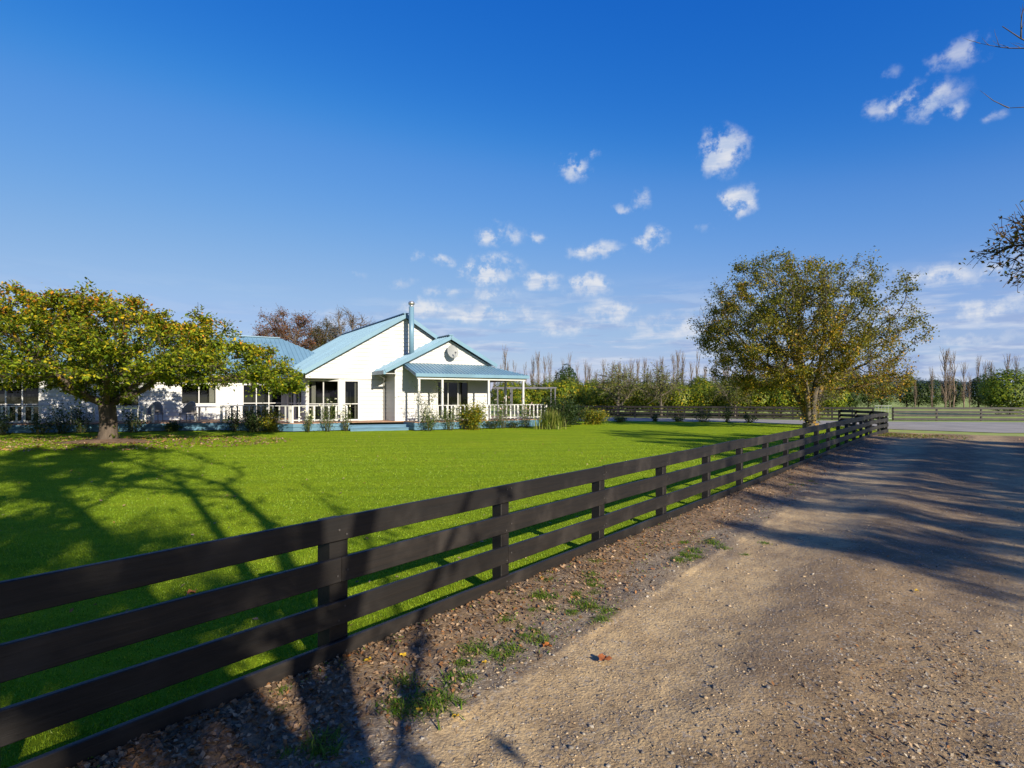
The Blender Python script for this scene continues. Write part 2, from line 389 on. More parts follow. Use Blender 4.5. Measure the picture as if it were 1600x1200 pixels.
# ------------------------------------------------------------------ ground
g = 9000
tag(link('ground', npmesh('ground', [(-g, -g, 0), (g, -g, 0), (g, g, 0), (-g, g, 0)], np.array([[0, 1, 2, 3]])), M['paddock'], loc=(0, 0, -.03)), kind='structure')
LAWN_EDGE = [(18.4, 33.4), (14, 37.4), (8, 38.6), (-6, 41), (-70, 52)]
lp = [tuple(fpt(-9, -.02)[:2]), tuple(fpt(24, -.02)[:2]), (17.2, 26.1), (18.2, 28.9)] + LAWN_EDGE + [(-70, -10)]
lw = MB(); lw.poly([(x, y, 0) for x, y in lp], [tuple(range(len(lp)))])
me = bpy.data.meshes.new('lawn'); me.from_pydata(lw.v, [], lw.f)
tag(link('lawn', me, M['lawn']), kind='structure')
rd = [(80, 22), (30, 25.2), (22.5, 26.2), (19.6, 29), (18.8, 33.3), (14, 37.6), (8, 38.8), (-6, 41.2), (-70, 52.2), (-70, 59), (-5, 50), (8, 46), (15, 43.4), (25, 38.2), (45, 35.8), (80, 33)]
rm = MB(); rm.poly([(x, y, -.008) for x, y in rd], [tuple(range(len(rd)))])
me = bpy.data.meshes.new('road'); me.from_pydata(rm.v, [], rm.f)
tag(link('road', me, M['road']), kind='structure')

def drive_h(t_, q_):
    h = .012 + .016 * vnoise(t_ + 50, q_ + 50, 1.1, 1) + .010 * vnoise(t_ + 50, q_ + 50, 5, 2) + .006 * vnoise(t_ + 50, q_ + 50, 17, 3)
    h += .045 * np.exp(-((q_ - 2.15) / .5) ** 2) * (.6 + .8 * vnoise(t_ + 50, q_ + 50, .8, 18)) + .05 * np.exp(-((q_ - .1) / .35) ** 2) + .05 / (1 + np.exp(-(q_ - 4.6) * 4))
    h += np.where(q_ < 1.0, .018 * vnoise(t_ + 9, q_ + 9, 9, 4), 0)
    e = np.clip((28.5 - t_) / 4.0, 0, 1)
    return h * (.15 + .85 * e) * np.clip((q_ + .12) / .15, .2, 1)
ts = [-7.0]
while ts[-1] < 29.5: ts.append(ts[-1] + .028 + .012 * max(0, abs(ts[-1] - 0) - 1.5))
qs = np.concatenate([np.arange(-.12, 4.4, .03), np.arange(4.4, 30, .35)])
T, Q = np.meshgrid(np.array(ts), qs, indexing='ij'); H = drive_h(T, Q)
Vd = np.stack([T, -Q, H], -1).reshape(-1, 3); nt, nq = T.shape
ii = (np.arange(nt - 1)[:, None] * nq + np.arange(nq - 1)[None]).ravel()
drive = link('gravel_drive', npmesh('gravel_drive', Vd, np.stack([ii, ii + nq, ii + nq + 1, ii + 1][::-1], 1), True), M['drive'], loc=FO, rz=FA)
tag(drive, kind='structure')
# far hill
hx = np.linspace(600, 9000, 60); hz = 20 + 105 * np.sin(np.linspace(0, math.pi, 60)) ** .7 * (.75 + .3 * vnoise(hx, hx * 0, 1 / 700, 5)) + 12 * vnoise(hx, hx * 0, 1 / 160, 6)
hv = np.concatenate([np.stack([hx, 3200 + 0 * hx, 0 * hx - 2], 1), np.stack([hx, 3900 + 0 * hx, hz], 1), np.stack([hx, 5200 + 0 * hx, 0 * hx - 2], 1)])
k = np.arange(59); hf = np.concatenate([np.stack([k + a, k + 1 + a, k + 61 + a, k + 60 + a], 1) for a in (0, 60)])
tag(link('hills', npmesh('hills', hv, hf, True), M['hill']), kind='structure')

# ------------------------------------------------------------------ board fences
def board(L, wd, th, seed):
    r = np.random.default_rng(seed); n = max(3, int(L / .5)); x = np.linspace(0, L, n + 1)
    dz = np.cumsum(r.normal(0, .0022, n + 1)); dy = np.cumsum(r.normal(0, .0018, n + 1)); dz -= np.linspace(dz[0], dz[-1], n + 1); dy -= np.linspace(dy[0], dy[-1], n + 1)
    c = .004; pro = [(-th / 2, -wd / 2 + c), (-th / 2 + c, -wd / 2), (th / 2, -wd / 2), (th / 2, wd / 2 - c), (th / 2 - c, wd / 2), (-th / 2 + c, wd / 2), (-th / 2, wd / 2 - c)]
    m_ = len(pro); v = [(x[i], y + dy[i], z + dz[i]) for i in range(n + 1) for y, z in pro]
    f = [(i * m_ + k, i * m_ + (k + 1) % m_, (i + 1) * m_ + (k + 1) % m_, (i + 1) * m_ + k) for i in range(n) for k in range(m_)]
    f += [tuple(range(m_ - 1, -1, -1)), tuple(n * m_ + k for k in range(m_))]
    b_ = MB(); b_.v = v; b_.f = f
    return b_.mesh('rail')

RAILZ = (.100, .351, .602, .852); RW, RT = .146, .032
def fence_run(root, pts, heights=RAILZ, spans=3, seed=0, pw=.1, first_w=None, top=.906, stagger=True):
    """posts at pts (world xy); rails nailed on the right-hand face"""
    r = random.Random(seed); n = len(pts)
    for i, p in enumerate(pts):
        a = Vector(pts[max(i - 1, 0)]); b_ = Vector(pts[min(i + 1, n - 1)]); d = (b_ - a).normalized()
        wd = first_w if (first_w and i in (1,)) else pw * r.uniform(.94, 1.06)
        me = MB().box(-wd / 2, wd / 2, 0, wd, -.05, top + r.uniform(-.012, .014)).mesh('post')
        bm = bmesh.new(); bm.from_mesh(me); bmesh.ops.bevel(bm, geom=list(bm.edges), offset=.006, segments=1, affect='EDGES'); bm.to_mesh(me); bm.free()
        o = link('post', me, M['fence'], root, (p[0], p[1], 0), math.atan2(d.y, d.x)); o.rotation_euler.x = r.uniform(-.008, .008)
    for k, hgt in enumerate(heights):
        i = 0; first = True
        while i < n - 1:
            st = spans if not (stagger and first) else 1 + (k * 2 + 1) % spans
            j = min(i + st, n - 1); first = False
            # break at corners
            for jj in range(i + 1, j):
                d0 = (Vector(pts[jj]) - Vector(pts[i])).normalized(); d1 = (Vector(pts[jj + 1]) - Vector(pts[jj])).normalized()
                if d0.dot(d1) < .9995: j = jj; break
            a = Vector((*pts[i], 0)); b_ = Vector((*pts[j], 0)); d = (b_ - a); L = d.length; d.normalize()
            o = link('rail', board(L - .004, RW * r.uniform(.97, 1.03), RT, seed * 100 + k * 17 + i), M['fence'], root)
            nrm = Vector((d.y, -d.x, 0))
            o.location = a + nrm * (RT / 2 + .002) + Vector((0, 0, hgt + r.uniform(-.006, .006))); o.rotation_euler = (0, r.uniform(-.0015, .0015), math.atan2(d.y, d.x))
            i = j
fence = empty('paddock_fence', label='long black four-rail timber fence running from the left foreground along the gravel drive', cat='fence')
SP = 1.6
fp = [tuple(fpt(.06 + SP * k, 0)[:2]) for k in range(-3, 16)]
fp += [(14.75, 23.3), (16.1, 24.9), (17.3, 26.2), (18.0, 27.6), (18.45, 29.2), (18.65, 30.8), (18.7, 32.4)]
fence_run(fence, fp, seed=1, first_w=None)
# the thick strainer post nearest the camera
sp_ = [o for o in fence.children if o.name.startswith('post')][3]
me = MB().box(-.064, .064, 0, .125, -.05, .902).mesh('post'); me.materials.append(M['fence']); sp_.data = me
M['nail'] = plain('dull_nail_steel', (0.055, 0.05, 0.047), 0.6, 0.2)
nail_me = MB().tube([(0, 0, 0), (0, -.003, 0)], .0065, 8).mesh('nail'); nr = random.Random(3)
for k in range(0, 9):
    for hgt in RAILZ:
        for dx_ in (-.028, .028):
            p = fpt(.06 + SP * k + dx_ + nr.uniform(-.01, .01), RT + .0045); o = link('nail', nail_me, M['nail'], fence, (p.x, p.y, hgt + nr.uniform(-.05, .05)), FA)
farf = empty('paddock_fence', label='black rail fence across the road in front of the orchard, left of the gate', cat='fence')
A, B_ = Vector((1.5, 48.8)), Vector((25.4, 40.0)); n = 20
fence_run(farf, [tuple(A.lerp(B_, i / n)) for i in range(n + 1)], seed=2, stagger=True)
rf = empty('paddock_fence', label='weathered black rail fence across the road at the right edge, right of the gate', cat='fence')
A, B_ = Vector((26.75, 39.9)), Vector((47, 38.2)); n = 7
fence_run(rf, [tuple(A.lerp(B_, i / n)) for i in range(n + 1)], seed=3)
gate = empty('field_gate', (25.5, 40.02, 0), math.atan2(-.1, 1.2), 'pale galvanised mesh gate between the two far fences', 'gate')
gm = MB(); gm.tube([(.04, 0, .12), (1.14, 0, .12), (1.14, 0, 1.02), (.04, 0, 1.02), (.04, 0, .12)], .02, 6); gm.build('frame', M['galv'], gate)
for k in range(1, 5): MB().tube([(.04 + .22 * k, 0, .14), (.04 + .22 * k, 0, 1.0)], .011, 5).build('upright_bar', M['galv'], gate)
for z in (.3, .48, .66, .84): MB().tube([(.06, 0, z), (1.12, 0, z)], .007, 4).build('cross_wire', M['galv'], gate)

# ------------------------------------------------------------------ house (local x along the gable front, local y towards the back)
HO = (-10.3, 28.0, 0); HR = R(32)
house = empty('farmhouse', HO, HR, 'white weatherboard farmhouse with light blue steel roof behind the lawn', 'house')
DK = .42
def wall_boards(o, dx, nrm, rows, holes=(), step=.21, proud=.042):
    """rows: list of (h0, h1, fn(h)->(a,b)); lapped weatherboards as real wedges"""
    o, dx, nrm = Vector(o), Vector(dx), Vector(nrm); mb = MB()
    for h0, h1, fn in rows:
        k = int(math.ceil((h1 - h0) / step - 1e-6))
        for i in range(k):
            za, zb = h0 + i * step, min(h0 + (i + 1) * step, h1); zm = (za + zb) / 2
            a0, b0 = fn(za); a1, b1 = fn(zb)
            cuts = sorted((c0, c1) for c0, c1, z0, z1 in holes if z0 < zm < z1)
            segs = []; cur = None; left = (a0, a1)
            for c0, c1 in cuts:
                segs.append((left, (c0, c0))); left = (c1, c1)
            segs.append((left, (b0, b1)))
            for (l0, l1), (r0, r1) in segs:
                if r0 - l0 < .01 and r1 - l1 < .01: continue
                P = lambda s, z, n_: o + dx * s + nrm * n_ + Vector((0, 0, z))
                r0 = max(r0, l0); r1 = max(r1, l1)
                mb.poly([P(l0, za, proud), P(r0, za, proud), P(r1, zb, .004), P(l1, zb, .004), P(l0, za, -.02), P(r0, za, -.02), P(r1, zb, -.02), P(l1, zb, -.02)],
                        [(0, 1, 2, 3), (5, 4, 7, 6), (4, 5, 1, 0), (1, 5, 6, 2), (4, 0, 3, 7), (3, 2, 6, 7)])
    return mb

def roof_plane(name, poly, parent, th=.05, rib=.26, ribh=.032):
    """poly: 3-D points, first two are the eave (left, right as seen from outside)"""
    P = [Vector(p) for p in poly]; ex = (P[1] - P[0]).normalized()
    nrm = Vector((0, 0, 0))
    for i in range(len(P)): nrm += P[i].cross(P[(i + 1) % len(P)])
    nrm.normalize()
    if nrm.z < 0: nrm = -nrm
    ey = nrm.cross(ex).normalized()
    mb = MB(); n = len(P)
    mb.poly([p for p in P] + [p - nrm * th for p in P], [tuple(range(n)), tuple(range(2 * n - 1, n - 1, -1))] + [(i, n + i, n + (i + 1) % n, (i + 1) % n) for i in range(n)])
    uv = [((p - P[0]).dot(ex), (p - P[0]).dot(ey)) for p in P]
    lo, hi = min(u for u, _ in uv), max(u for u, _ in uv)
    x = lo + rib * .5
    while x < hi:
        ys = []
        for i in range(n):
            (x0, y0), (x1, y1) = uv[i], uv[(i + 1) % n]
            if (x0 - x) * (x1 - x) < 0: ys.append(y0 + (y1 - y0) * (x - x0) / (x1 - x0))
        if len(ys) >= 2 and max(ys) - min(ys) > .05:
            a, b_ = P[0] + ex * x + ey * min(ys), P[0] + ex * x + ey * max(ys)
            w0, w1 = ex * .028, ex * .014; up = nrm * ribh
            mb.poly([a - w0, a + w0, a + w1 + up, a - w1 + up, b_ - w0, b_ + w0, b_ + w1 + up, b_ - w1 + up], [(0, 1, 2, 3), (7, 6, 5, 4), (1, 5, 6, 2), (2, 6, 7, 3), (3, 7, 4, 0)])
        x += rib
    return mb.build(name, M['blue'], parent)

def window(o, dx, nrm, s0, s1, z0, z1, vbars=(), hbars=(), curtain=None, name='window', depth=1.2):
    """frame, panes and a dark room behind; positions along dx from o"""
    o, dx, nrm = Vector(o), Vector(dx), Vector(nrm); P = lambda s, z, n_: o + dx * s + nrm * n_ + Vector((0, 0, z))
    mb = MB(); ww = .075
    mb.bar(P(s0 - ww / 2, z0 - ww, .012), P(s0 - ww / 2, z1 + ww, .012), ww, .07, nrm); mb.bar(P(s1 + ww / 2, z0 - ww, .012), P(s1 + ww / 2, z1 + ww, .012), ww, .07, nrm)
    mb.bar(P(s0, z1 + ww / 2, .012), P(s1, z1 + ww / 2, .012), ww, .07, nrm) if False else None
    for z in (z0 - ww / 2, z1 + ww / 2):
        a, b_ = P(s0 + .001, z, .010), P(s1 - .001, z, .010); mb.bar(a, b_, .062, ww)
    for s in vbars: mb.bar(P(s, z0 + .001, .005), P(s, z1 - .001, .005), .05, .05, nrm)
    for z in hbars: mb.bar(P(s0 + .001, z, .002), P(s1 - .001, z, .002), .045, .045)
    fr_ = mb.build(name, M['white'], house)
    xs = [s0] + sorted(vbars) + [s1]; zs = [z0] + sorted(hbars) + [z1]
    for i in range(len(xs) - 1):
        for j in range(len(zs) - 1):
            g_ = MB(); a, b_, c_, d_ = P(xs[i], zs[j], -.004), P(xs[i + 1], zs[j], -.004), P(xs[i + 1], zs[j + 1], -.004), P(xs[i], zs[j + 1], -.004)
            g_.poly([a, b_, c_, d_], [(0, 1, 2, 3)]); g_.build('pane', M['glass'], fr_)
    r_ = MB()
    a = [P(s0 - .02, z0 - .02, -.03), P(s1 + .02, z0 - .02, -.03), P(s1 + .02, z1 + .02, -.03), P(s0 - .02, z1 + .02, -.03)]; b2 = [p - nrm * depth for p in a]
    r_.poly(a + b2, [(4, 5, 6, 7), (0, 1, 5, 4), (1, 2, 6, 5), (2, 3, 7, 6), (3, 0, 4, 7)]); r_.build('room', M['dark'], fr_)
    if curtain:
        c0, c1 = curtain; cb = MB(); nn = 14; vs = []
        for i in range(nn + 1):
            s = c0 + (c1 - c0) * i / nn; off = -.14 + .03 * math.sin(i * 2.1)
            vs += [P(s, z0 + .03, off), P(s, z1 - .02, off)]
        cb.poly(vs, [(2 * i, 2 * i + 2, 2 * i + 3, 2 * i + 1) for i in range(nn)]); cb.build('curtain', M['curtain'], fr_)
    return fr_

X = Vector((1, 0, 0)); FRONT = Vector((0, -1, 0))
AP, AH, SL1, EV = 5.25, 6.0, .5886, 2.91
g1 = lambda h: (max(.12, (h - EV) / SL1 + .12), min(10.38, 10.38 - (h - EV) / SL1))
HW = [(2.07, 2.73, .5, 2.44)]
wall_boards((0, 0, 0), X, FRONT, [(DK, 2.58, lambda h: (1.82, 10.2))], HW).build('wall', M['white'], house)
wall_boards((0, -.03, 0), X, FRONT, [(2.58, EV, lambda h: (.12, 10.38)), (EV, AH - .02, g1)]).build('gable_wall', M['white'], house)
MB().poly([(.12, 0, 2.575), (2.4, 0, 2.575), (2.4, 1.2, 2.575), (.12, 1.2, 2.575)], [(0, 1, 2, 3)]).build('soffit', M['white'], house)
# angled bay face and the left side wall
ca, cb_ = Vector((.35, .85, 0)), Vector((1.82, 0, 0)); cd = (cb_ - ca).normalized(); cn = Vector((cd.y, -cd.x, 0)); CL = (cb_ - ca).length
wall_boards(ca, cd, cn, [(DK, 2.58, lambda h: (0, CL))], [(.14, CL - .1, .5, 2.44)]).build('wall', M['white'], house)
window(ca, cd, cn, .14, CL - .1, .5, 2.44, (CL / 2 + .02,), (1.29,), (.22, .42))
window((0, 0, 0), X, FRONT, 2.07, 2.73, .5, 2.44, (), (1.29,), (2.60, 2.70))
MB().box(1.78, 1.88, -.03, .06, DK, 2.57).build('corner_board', M['white'], house)
SIDE = Vector((-1, 0, 0))
wall_boards((.35, 6.0, 0), Vector((0, -1, 0)), SIDE, [(DK, 2.9, lambda h: (0, 5.15))], [(.7, 2.2, .5, 2.4), (2.7, 4.2, .5, 2.4)]).build('wall', M['white'], house)
window((.35, 6.0, 0), Vector((0, -1, 0)), SIDE, .7, 2.2, .5, 2.4, (1.45,), (1.29,), None, depth=.6)
window((.35, 6.0, 0), Vector((0, -1, 0)), SIDE, 2.7, 4.2, .5, 2.4, (3.45,), (1.29,), None, depth=.6)
# long left wing
LW = [(-12.7, -10.9, .5, 2.4), (-8.5, -6.9, 1.15, 2.4), (-4.95, -3.35, 1.3, 2.4), (-1.95, .05, .5, 2.4), (-17, -15, .5, 2.4)]
wall_boards((0, 6.0, 0), X, FRONT, [(DK, 2.9, lambda h: (-24, .33))], LW).build('wall', M['white'], house)
for (a, b_, z0, z1) in LW:
    window((0, 6, 0), X, FRONT, a, b_, z0, z1, ((a + b_) / 2,) if b_ - a < 1.7 else (a + (b_ - a) / 3, a + (b_ - a) * 2 / 3), (1.29,) if z0 < 1 else (), None if z0 < 1 else (b_ - .3, b_ - .03))
# projecting small gable
G2A, G2H, SL2, EV2, GD = 7.18, 4.84, .515, 3.0, -1.5
g2 = lambda h: (4.22 + max(0, (h - 3.2) / SL2), 10.14 - max(0, (h - 3.2) / SL2))
wall_boards((0, GD, 0), X, FRONT, [(DK, 3.0, lambda h: (4.22, 9.7)), (3.0, 3.2, lambda h: (4.22, 10.14)), (3.2, G2H - .06, g2)], [(6.55, 8.33, .46, 2.42)]).build('gable_wall', M['white'], house)
window((0, GD, 0), X, FRONT, 6.55, 8.33, .46, 2.42, (7.15, 7.74), (), (7.8, 8.0), name='sliding_door')
wall_boards((4.22, 0, 0), Vector((0, -1, 0)), SIDE, [(DK, 3.0, lambda h: (0, 1.5))]).build('wall', M['white'], house)
wall_boards((9.7, GD, 0), Vector((0, 1, 0)), Vector((1, 0, 0)), [(DK, 3.0, lambda h: (0, 7))]).build('wall', M['white'], house)
MB().box(4.17, 4.27, GD - .035, GD + .05, DK, 3.0).build('corner_board', M['white'], house)
MB().box(9.65, 9.75, GD - .035, GD + .05, DK, 3.0).build('corner_board', M['white'], house)
# roofs
r1 = roof_plane('roof', [(-.12, -.32, 2.93 - .07), (-.12, 12, 2.86), (AP, 12, AH + .09), (AP, -.32, AH + .09)][::1], house)
roof_plane('roof', [(10.62, 12, 2.86), (10.62, -.32, 2.86), (AP, -.32, AH + .09), (AP, 12, AH + .09)], house)
roof_plane('roof', [(3.52, .1, 2.97), (3.52, -1.85, 2.97), (G2A, -1.85, G2H + .06), (G2A, .1, G2H + .06)], house)
roof_plane('roof', [(10.0, -1.85, G2H + .06 - 2.82 * SL2), (10.0, 6, G2H + .06 - 2.82 * SL2), (G2A, 6, G2H + .06), (G2A, -1.85, G2H + .06)], house)
roof_plane('roof', [(-24, 5.35, 2.88), (5.3, 5.35, 2.88), (.65, 10.0, 5.44), (-24, 10.0, 5.44)], house)
roof_plane('roof', [(5.3, 5.35, 2.88), (5.3, 14.6, 2.88), (.65, 10.0, 5.44)], house)
roof_plane('roof', [(5.3, 14.6, 2.88), (-24, 14.6, 2.88), (-24, 10, 5.44), (.65, 10, 5.44)], house)
aw = roof_plane('veranda_roof', [(4.62, -3.25, 2.80), (11.2, -3.25, 2.80), (9.35, -1.56, 3.38), (4.62, -1.56, 3.38)], house, rib=.2)
roof_plane('veranda_roof', [(11.2, -3.25, 2.80), (11.2, 4, 2.80), (9.35, 4, 3.38), (9.35, -1.56, 3.38)], house, rib=.2)
MB().bar((-24, 10.0, 5.46), (.65, 10.0, 5.46), .26, .05).build('ridge_cap', M['blue'], house)
MB().bar((AP, -.34, AH + .12), (AP, 12, AH + .12), .28, .05).build('ridge_cap', M['blue'], house)
MB().bar((G2A, -1.87, G2H + .09), (G2A, .1, G2H + .09), .26, .05).build('ridge_cap', M['blue'], house)
# barge boards and fascias
for s in (-1, 1):
    MB().bar((AP + s * 5.36, -.335, 2.80), (AP + s * .0, -.335, AH + .0), .035, .20).build('barge_board', M['blue'], house)
for x0 in (3.54, 10.0):
    MB().bar((x0, -1.868, G2H - .03 - abs(x0 - G2A) * SL2), (G2A, -1.868, G2H - .03), .035, .19).build('barge_board', M['blue'], house)
MB().box(4.60, 11.22, -3.285, -3.252, 2.64, 2.80).build('fascia', M['blue'], house)
MB().box(11.205, 11.24, -3.25, 4, 2.64, 2.79).build('fascia', M['blue'], house)
MB().bar((4.605, -3.25, 2.73), (4.605, -1.56, 3.31), .03, .15).build('fascia', M['blue'], house)
MB().box(-24, .3, 5.29, 5.34, 2.70, 2.87).build('gutter', M['blue'], house)
MB().box(3.46, 3.58, -1.86, -.05, 2.78, 2.96).build('gutter', M['blue'], house)
MB().box(3.585, 4.2, -1.84, -1.53, 2.80, 2.83).build('soffit', M['white'], house)
MB().box(-.20, -.10, -.3, 5.3, 2.68, 2.86).build('gutter', M['blue'], house)
MB().tube([(3.55, -.9, 2.78), (4.0, -.5, 2.62), (4.1, -.07, 2.50), (4.1, -.07, DK)], .04, 8).build('downpipe', M['white'], house, True)
MB().box(4.72, 11.05, -3.15, -3.05, 2.52, 2.637).build('beam', M['white'], house)
MB().box(10.95, 11.05, -3.048, 4, 2.52, 2.637).build('beam', M['white'], house)
for x in (4.82, 6.07, 8.74, 10.92): MB().box(x - .055, x + .055, -3.155, -3.045, DK, 2.518).build('veranda_post', M['white'], house, bevel=.006)
for y in (-1.2, .8, 2.8): MB().box(10.90, 11.0, y - .05, y + .05, DK, 2.518).build('veranda_post', M['white'], house, bevel=.006)
fl = MB().tube([(5.36, -.8, 3.7), (5.36, -.8, 6.42)], .135, 20).build('flue', M['blue'], house, True)
MB().tube([(5.36, -.8, 6.40), (5.36, -.8, 6.52)], .10, 20).build('flue_neck', M['steel'], fl, True)
MB().tube([(5.36, -.8, 6.52), (5.36, -.8, 6.55), (5.36, -.8, 6.66), (5.36, -.8, 6.70)], [.12, .165, .165, .12], 20).build('cowl', M['steel'], fl, True)
# satellite dish on the small gable
dsh = empty('satellite_dish', Matrix.Rotation(HR, 4, 'Z') @ Vector((7.25, -1.56, 4.0)) + Vector(HO), HR, 'round grey satellite dish mounted on the small white gable', 'satellite dish')
mb = MB(); N = 28; ring = 6; vs = [(0, 0, 0)]
for i in range(1, ring + 1):
    for k in range(N):
        r_ = .34 * i / ring; a = 2 * math.pi * k / N; vs.append((r_ * math.cos(a), -.55 * r_ * r_, 1.08 * r_ * math.sin(a)))
fs = [(0, 1 + k, 1 + (k + 1) % N) for k in range(N)] + [(1 + (i - 1) * N + k, 1 + i * N + k, 1 + i * N + (k + 1) % N, 1 + (i - 1) * N + (k + 1) % N) for i in range(1, ring) for k in range(N)]
mb.poly(vs, fs); me = mb.mesh('reflector', True); o = link('reflector', me, M['dish'], dsh, (0, -.26, .04)); o.rotation_euler = (R(-14), 0, R(8))
sm = o.modifiers.new('shell', 'SOLIDIFY'); sm.thickness = .012
MB().tube([(0, .0, -.12), (0, -.18, -.10), (0, -.24, .0)], .022, 8).build('mount', M['steel'], dsh, True)
MB().tube([(0, -.30, -.30), (.02, -.55, -.22), (.02, -.62, -.02)], .012, 6).build('feed_arm', M['steel'], dsh, True)
MB().box(-.02, .06, -.68, -.60, -.06, .03).build('receiver', M['pergola'], dsh, bevel=.008)

# ------------------------------------------------------------------ deck
deck = empty('timber_deck', HO, HR, 'blue-edged timber deck wrapping the front of the white house', 'deck')
outline = [(-24, 5.4), (-12, 4.4), (-3.5, 1.8), (-.7, -1.25), (1.9, -1.35), (4.5, -1.95), (4.5, -3.35), (12.5, -3.35), (12.5, 5.98), (-24, 5.98)]
MB().prism(outline, .38, DK).build('deck_top', M['decktop'], deck)
for i in range(7):
    a, b_ = Vector((*outline[i], 0)), Vector((*outline[i + 1], 0)); d = (b_ - a).normalized(); nrm = Vector((d.y, -d.x, 0))
    if i == 4: continue
    for z in (.12, .30): MB().bar(a + nrm * .02 + Vector((0, 0, z)), b_ + nrm * .02 + Vector((0, 0, z)), .03, .165).build('fascia_board', M['bluewood'], deck)
for i, (off, z) in enumerate(((0, .28), (.36, .14))):
    st = [(1.9, -1.35 - .02), (4.48, -1.97), (4.48, -2.33 - off), (1.75, -1.72 - off)]
    MB().prism(st, -.02, z - .035).build('step_riser', M['bluewood'], deck)
    MB().prism([(x - .02, y - .02) for x, y in st], z - .034, z).build('step_tread', M['bluewood'], deck)

def railing(a, b_, label, gap=.3, w_=.075):
    a, b_ = Vector(a), Vector(b_); d = b_ - a; L = d.length; ang = math.atan2(d.y, d.x)
    wp = Matrix.Rotation(HR, 4, 'Z') @ Vector((a.x, a.y, 0)) + Vector(HO)
    r_ = empty('deck_railing', (wp.x, wp.y, DK), HR + ang, label, 'railing')
    MB().box(0, L, -.045, .045, .78, .82).build('top_rail', M['white'], r_, bevel=.005)
    MB().box(.05, L - .05, -.02, .02, .10, .15).build('bottom_rail', M['white'], r_)
    n_ = max(1, round(L / 1.9))
    for i in range(n_ + 1):
        x = .045 + (L - .09) * i / n_; MB().box(x - .045, x + .045, -.04, .05, 0, .778).build('post', M['white'], r_)
    pm = MB().box(-w_ / 2, w_ / 2, -.045, -.022, .06, .778).mesh('baluster'); x = gap
    while x < L - .12: link('baluster', pm, M['white'], r_, (x, 0, 0)); x += gap
railing((-.75, -1.15), (1.85, -1.25), 'short white picket railing below the tall corner windows', .34)
railing((-3.45, 1.85), (-.78, -1.12), 'white picket railing on the angled deck edge under the right end of the spreading tree', .34)
railing((4.75, -3.25), (12.4, -3.25), 'white picket railing along the covered veranda, right of the deck steps', .25)
railing((-12, 4.48), (-6.2, 2.72), 'white picket railing behind the spreading tree trunk', .3)
railing((-20, 5.2), (-12.1, 4.5), 'white picket railing at the left edge of the photo', .3)

# deck furniture
def wicker_chair(x, y, rz, label):
    c_ = empty('wicker_chair', (x, y, DK), rz, label, 'chair', 'wicker chairs on the deck')
    mb = MB(); n_ = 14
    vs = []
    for j, (z, k) in enumerate(((.38, 1.0), (.6, 1.06), (.82, 1.04), (.95, .9))):
        for i in range(n_ + 1):
            a = math.pi * i / n_; lift = .22 * max(0, math.sin(a)) ** 2 if j == 3 else 0
            zz = z if j == 0 else (z - .28 * (1 - math.sin(a)) * (j / 3)) + lift * .3
            vs.append((.34 * k * math.cos(a), .05 + .30 * k * math.sin(a), zz))
    mb.poly(vs, [(j * (n_ + 1) + i, j * (n_ + 1) + i + 1, (j + 1) * (n_ + 1) + i + 1, (j + 1) * (n_ + 1) + i) for j in range(3) for i in range(n_)])
    o = mb.build('backrest', M['wicker'], c_, True); s_ = o.modifiers.new('shell', 'SOLIDIFY'); s_.thickness = .035
    MB().box(-.31, .31, -.26, .30, .36, .44).build('seat', M['wicker'], c_, bevel=.02)
    for sx_ in (-.27, .27):
        for sy in (-.22, .26): MB().tube([(sx_, sy, 0), (sx_ * .97, sy * .97, .37)], .022, 7).build('leg', M['wicker'], c_, True)
wicker_chair(-17.45, 27.75, R(8), 'grey wicker armchair on the deck, nearer the tree trunk')
wicker_chair(-16.0, 28.1, R(-6), 'grey wicker armchair on the deck beside the white table')
tb = empty('outdoor_table', (-15.15, 28.9, DK), R(14), 'white outdoor table standing on the deck right of the wicker chairs', 'table')
MB().box(-.85, .85, -.42, .42, .70, .75).build('table_top', M['white'], tb, bevel=.006)
for sx_ in (-.76, .76):
    for sy in (-.34, .34): MB().box(sx_ - .035, sx_ + .035, sy - .035, sy + .035, 0, .699).build('leg', M['white'], tb)
pg = empty('pergola_frame', (1.9, 36.2, 0), R(2), 'thin grey steel pergola frame behind the right end of the veranda', 'pergola')
for x in (-2.8, -1.9, .85):
    for y in (0, 2.6): MB().box(x - .035, x + .035, y - .035, y + .035, 0, 2.18).build('post', M['pergola'], pg)
for y in (0, 2.6): MB().box(-3.1, .95, y - .03, y + .03, 2.182, 2.27).build('beam', M['pergola'], pg)
for i in range(6): x = -2.9 + i * .72; MB().box(x - .02, x + .02, .032, 2.568, 2.19, 2.25).build('rafter', M['pergola'], pg)

# ------------------------------------------------------------------ trees
def frusta(P0, P1, R0, R1, n):
    """separate tapered segments, n sides, as arrays"""
    d = P1 - P0; L = np.linalg.norm(d, axis=1, keepdims=True) + 1e-9; d = d / L
    ref = np.where(np.abs(d[:, 2:3]) > .9, np.array([[1., 0, 0]]), np.array([[0, 0, 1.]]))
    a = np.cross(d, ref); a /= np.linalg.norm(a, axis=1, keepdims=True); b_ = np.cross(d, a)
    th = np.arange(n) * 2 * np.pi / n; c, s = np.cos(th)[None, :, None], np.sin(th)[None, :, None]
    ringv = a[:, None] * c + b_[:, None] * s
    V = np.concatenate([P0[:, None] + ringv * R0[:, None, None], P1[:, None] + ringv * R1[:, None, None]], 1).reshape(-1, 3)
    base = np.arange(len(P0))[:, None] * 2 * n; k = np.arange(n)[None]; k2 = (k + 1) % n
    F = np.stack([base + k, base + k2, base + n + k2, base + n + k], -1).reshape(-1, 4)
    return V, F

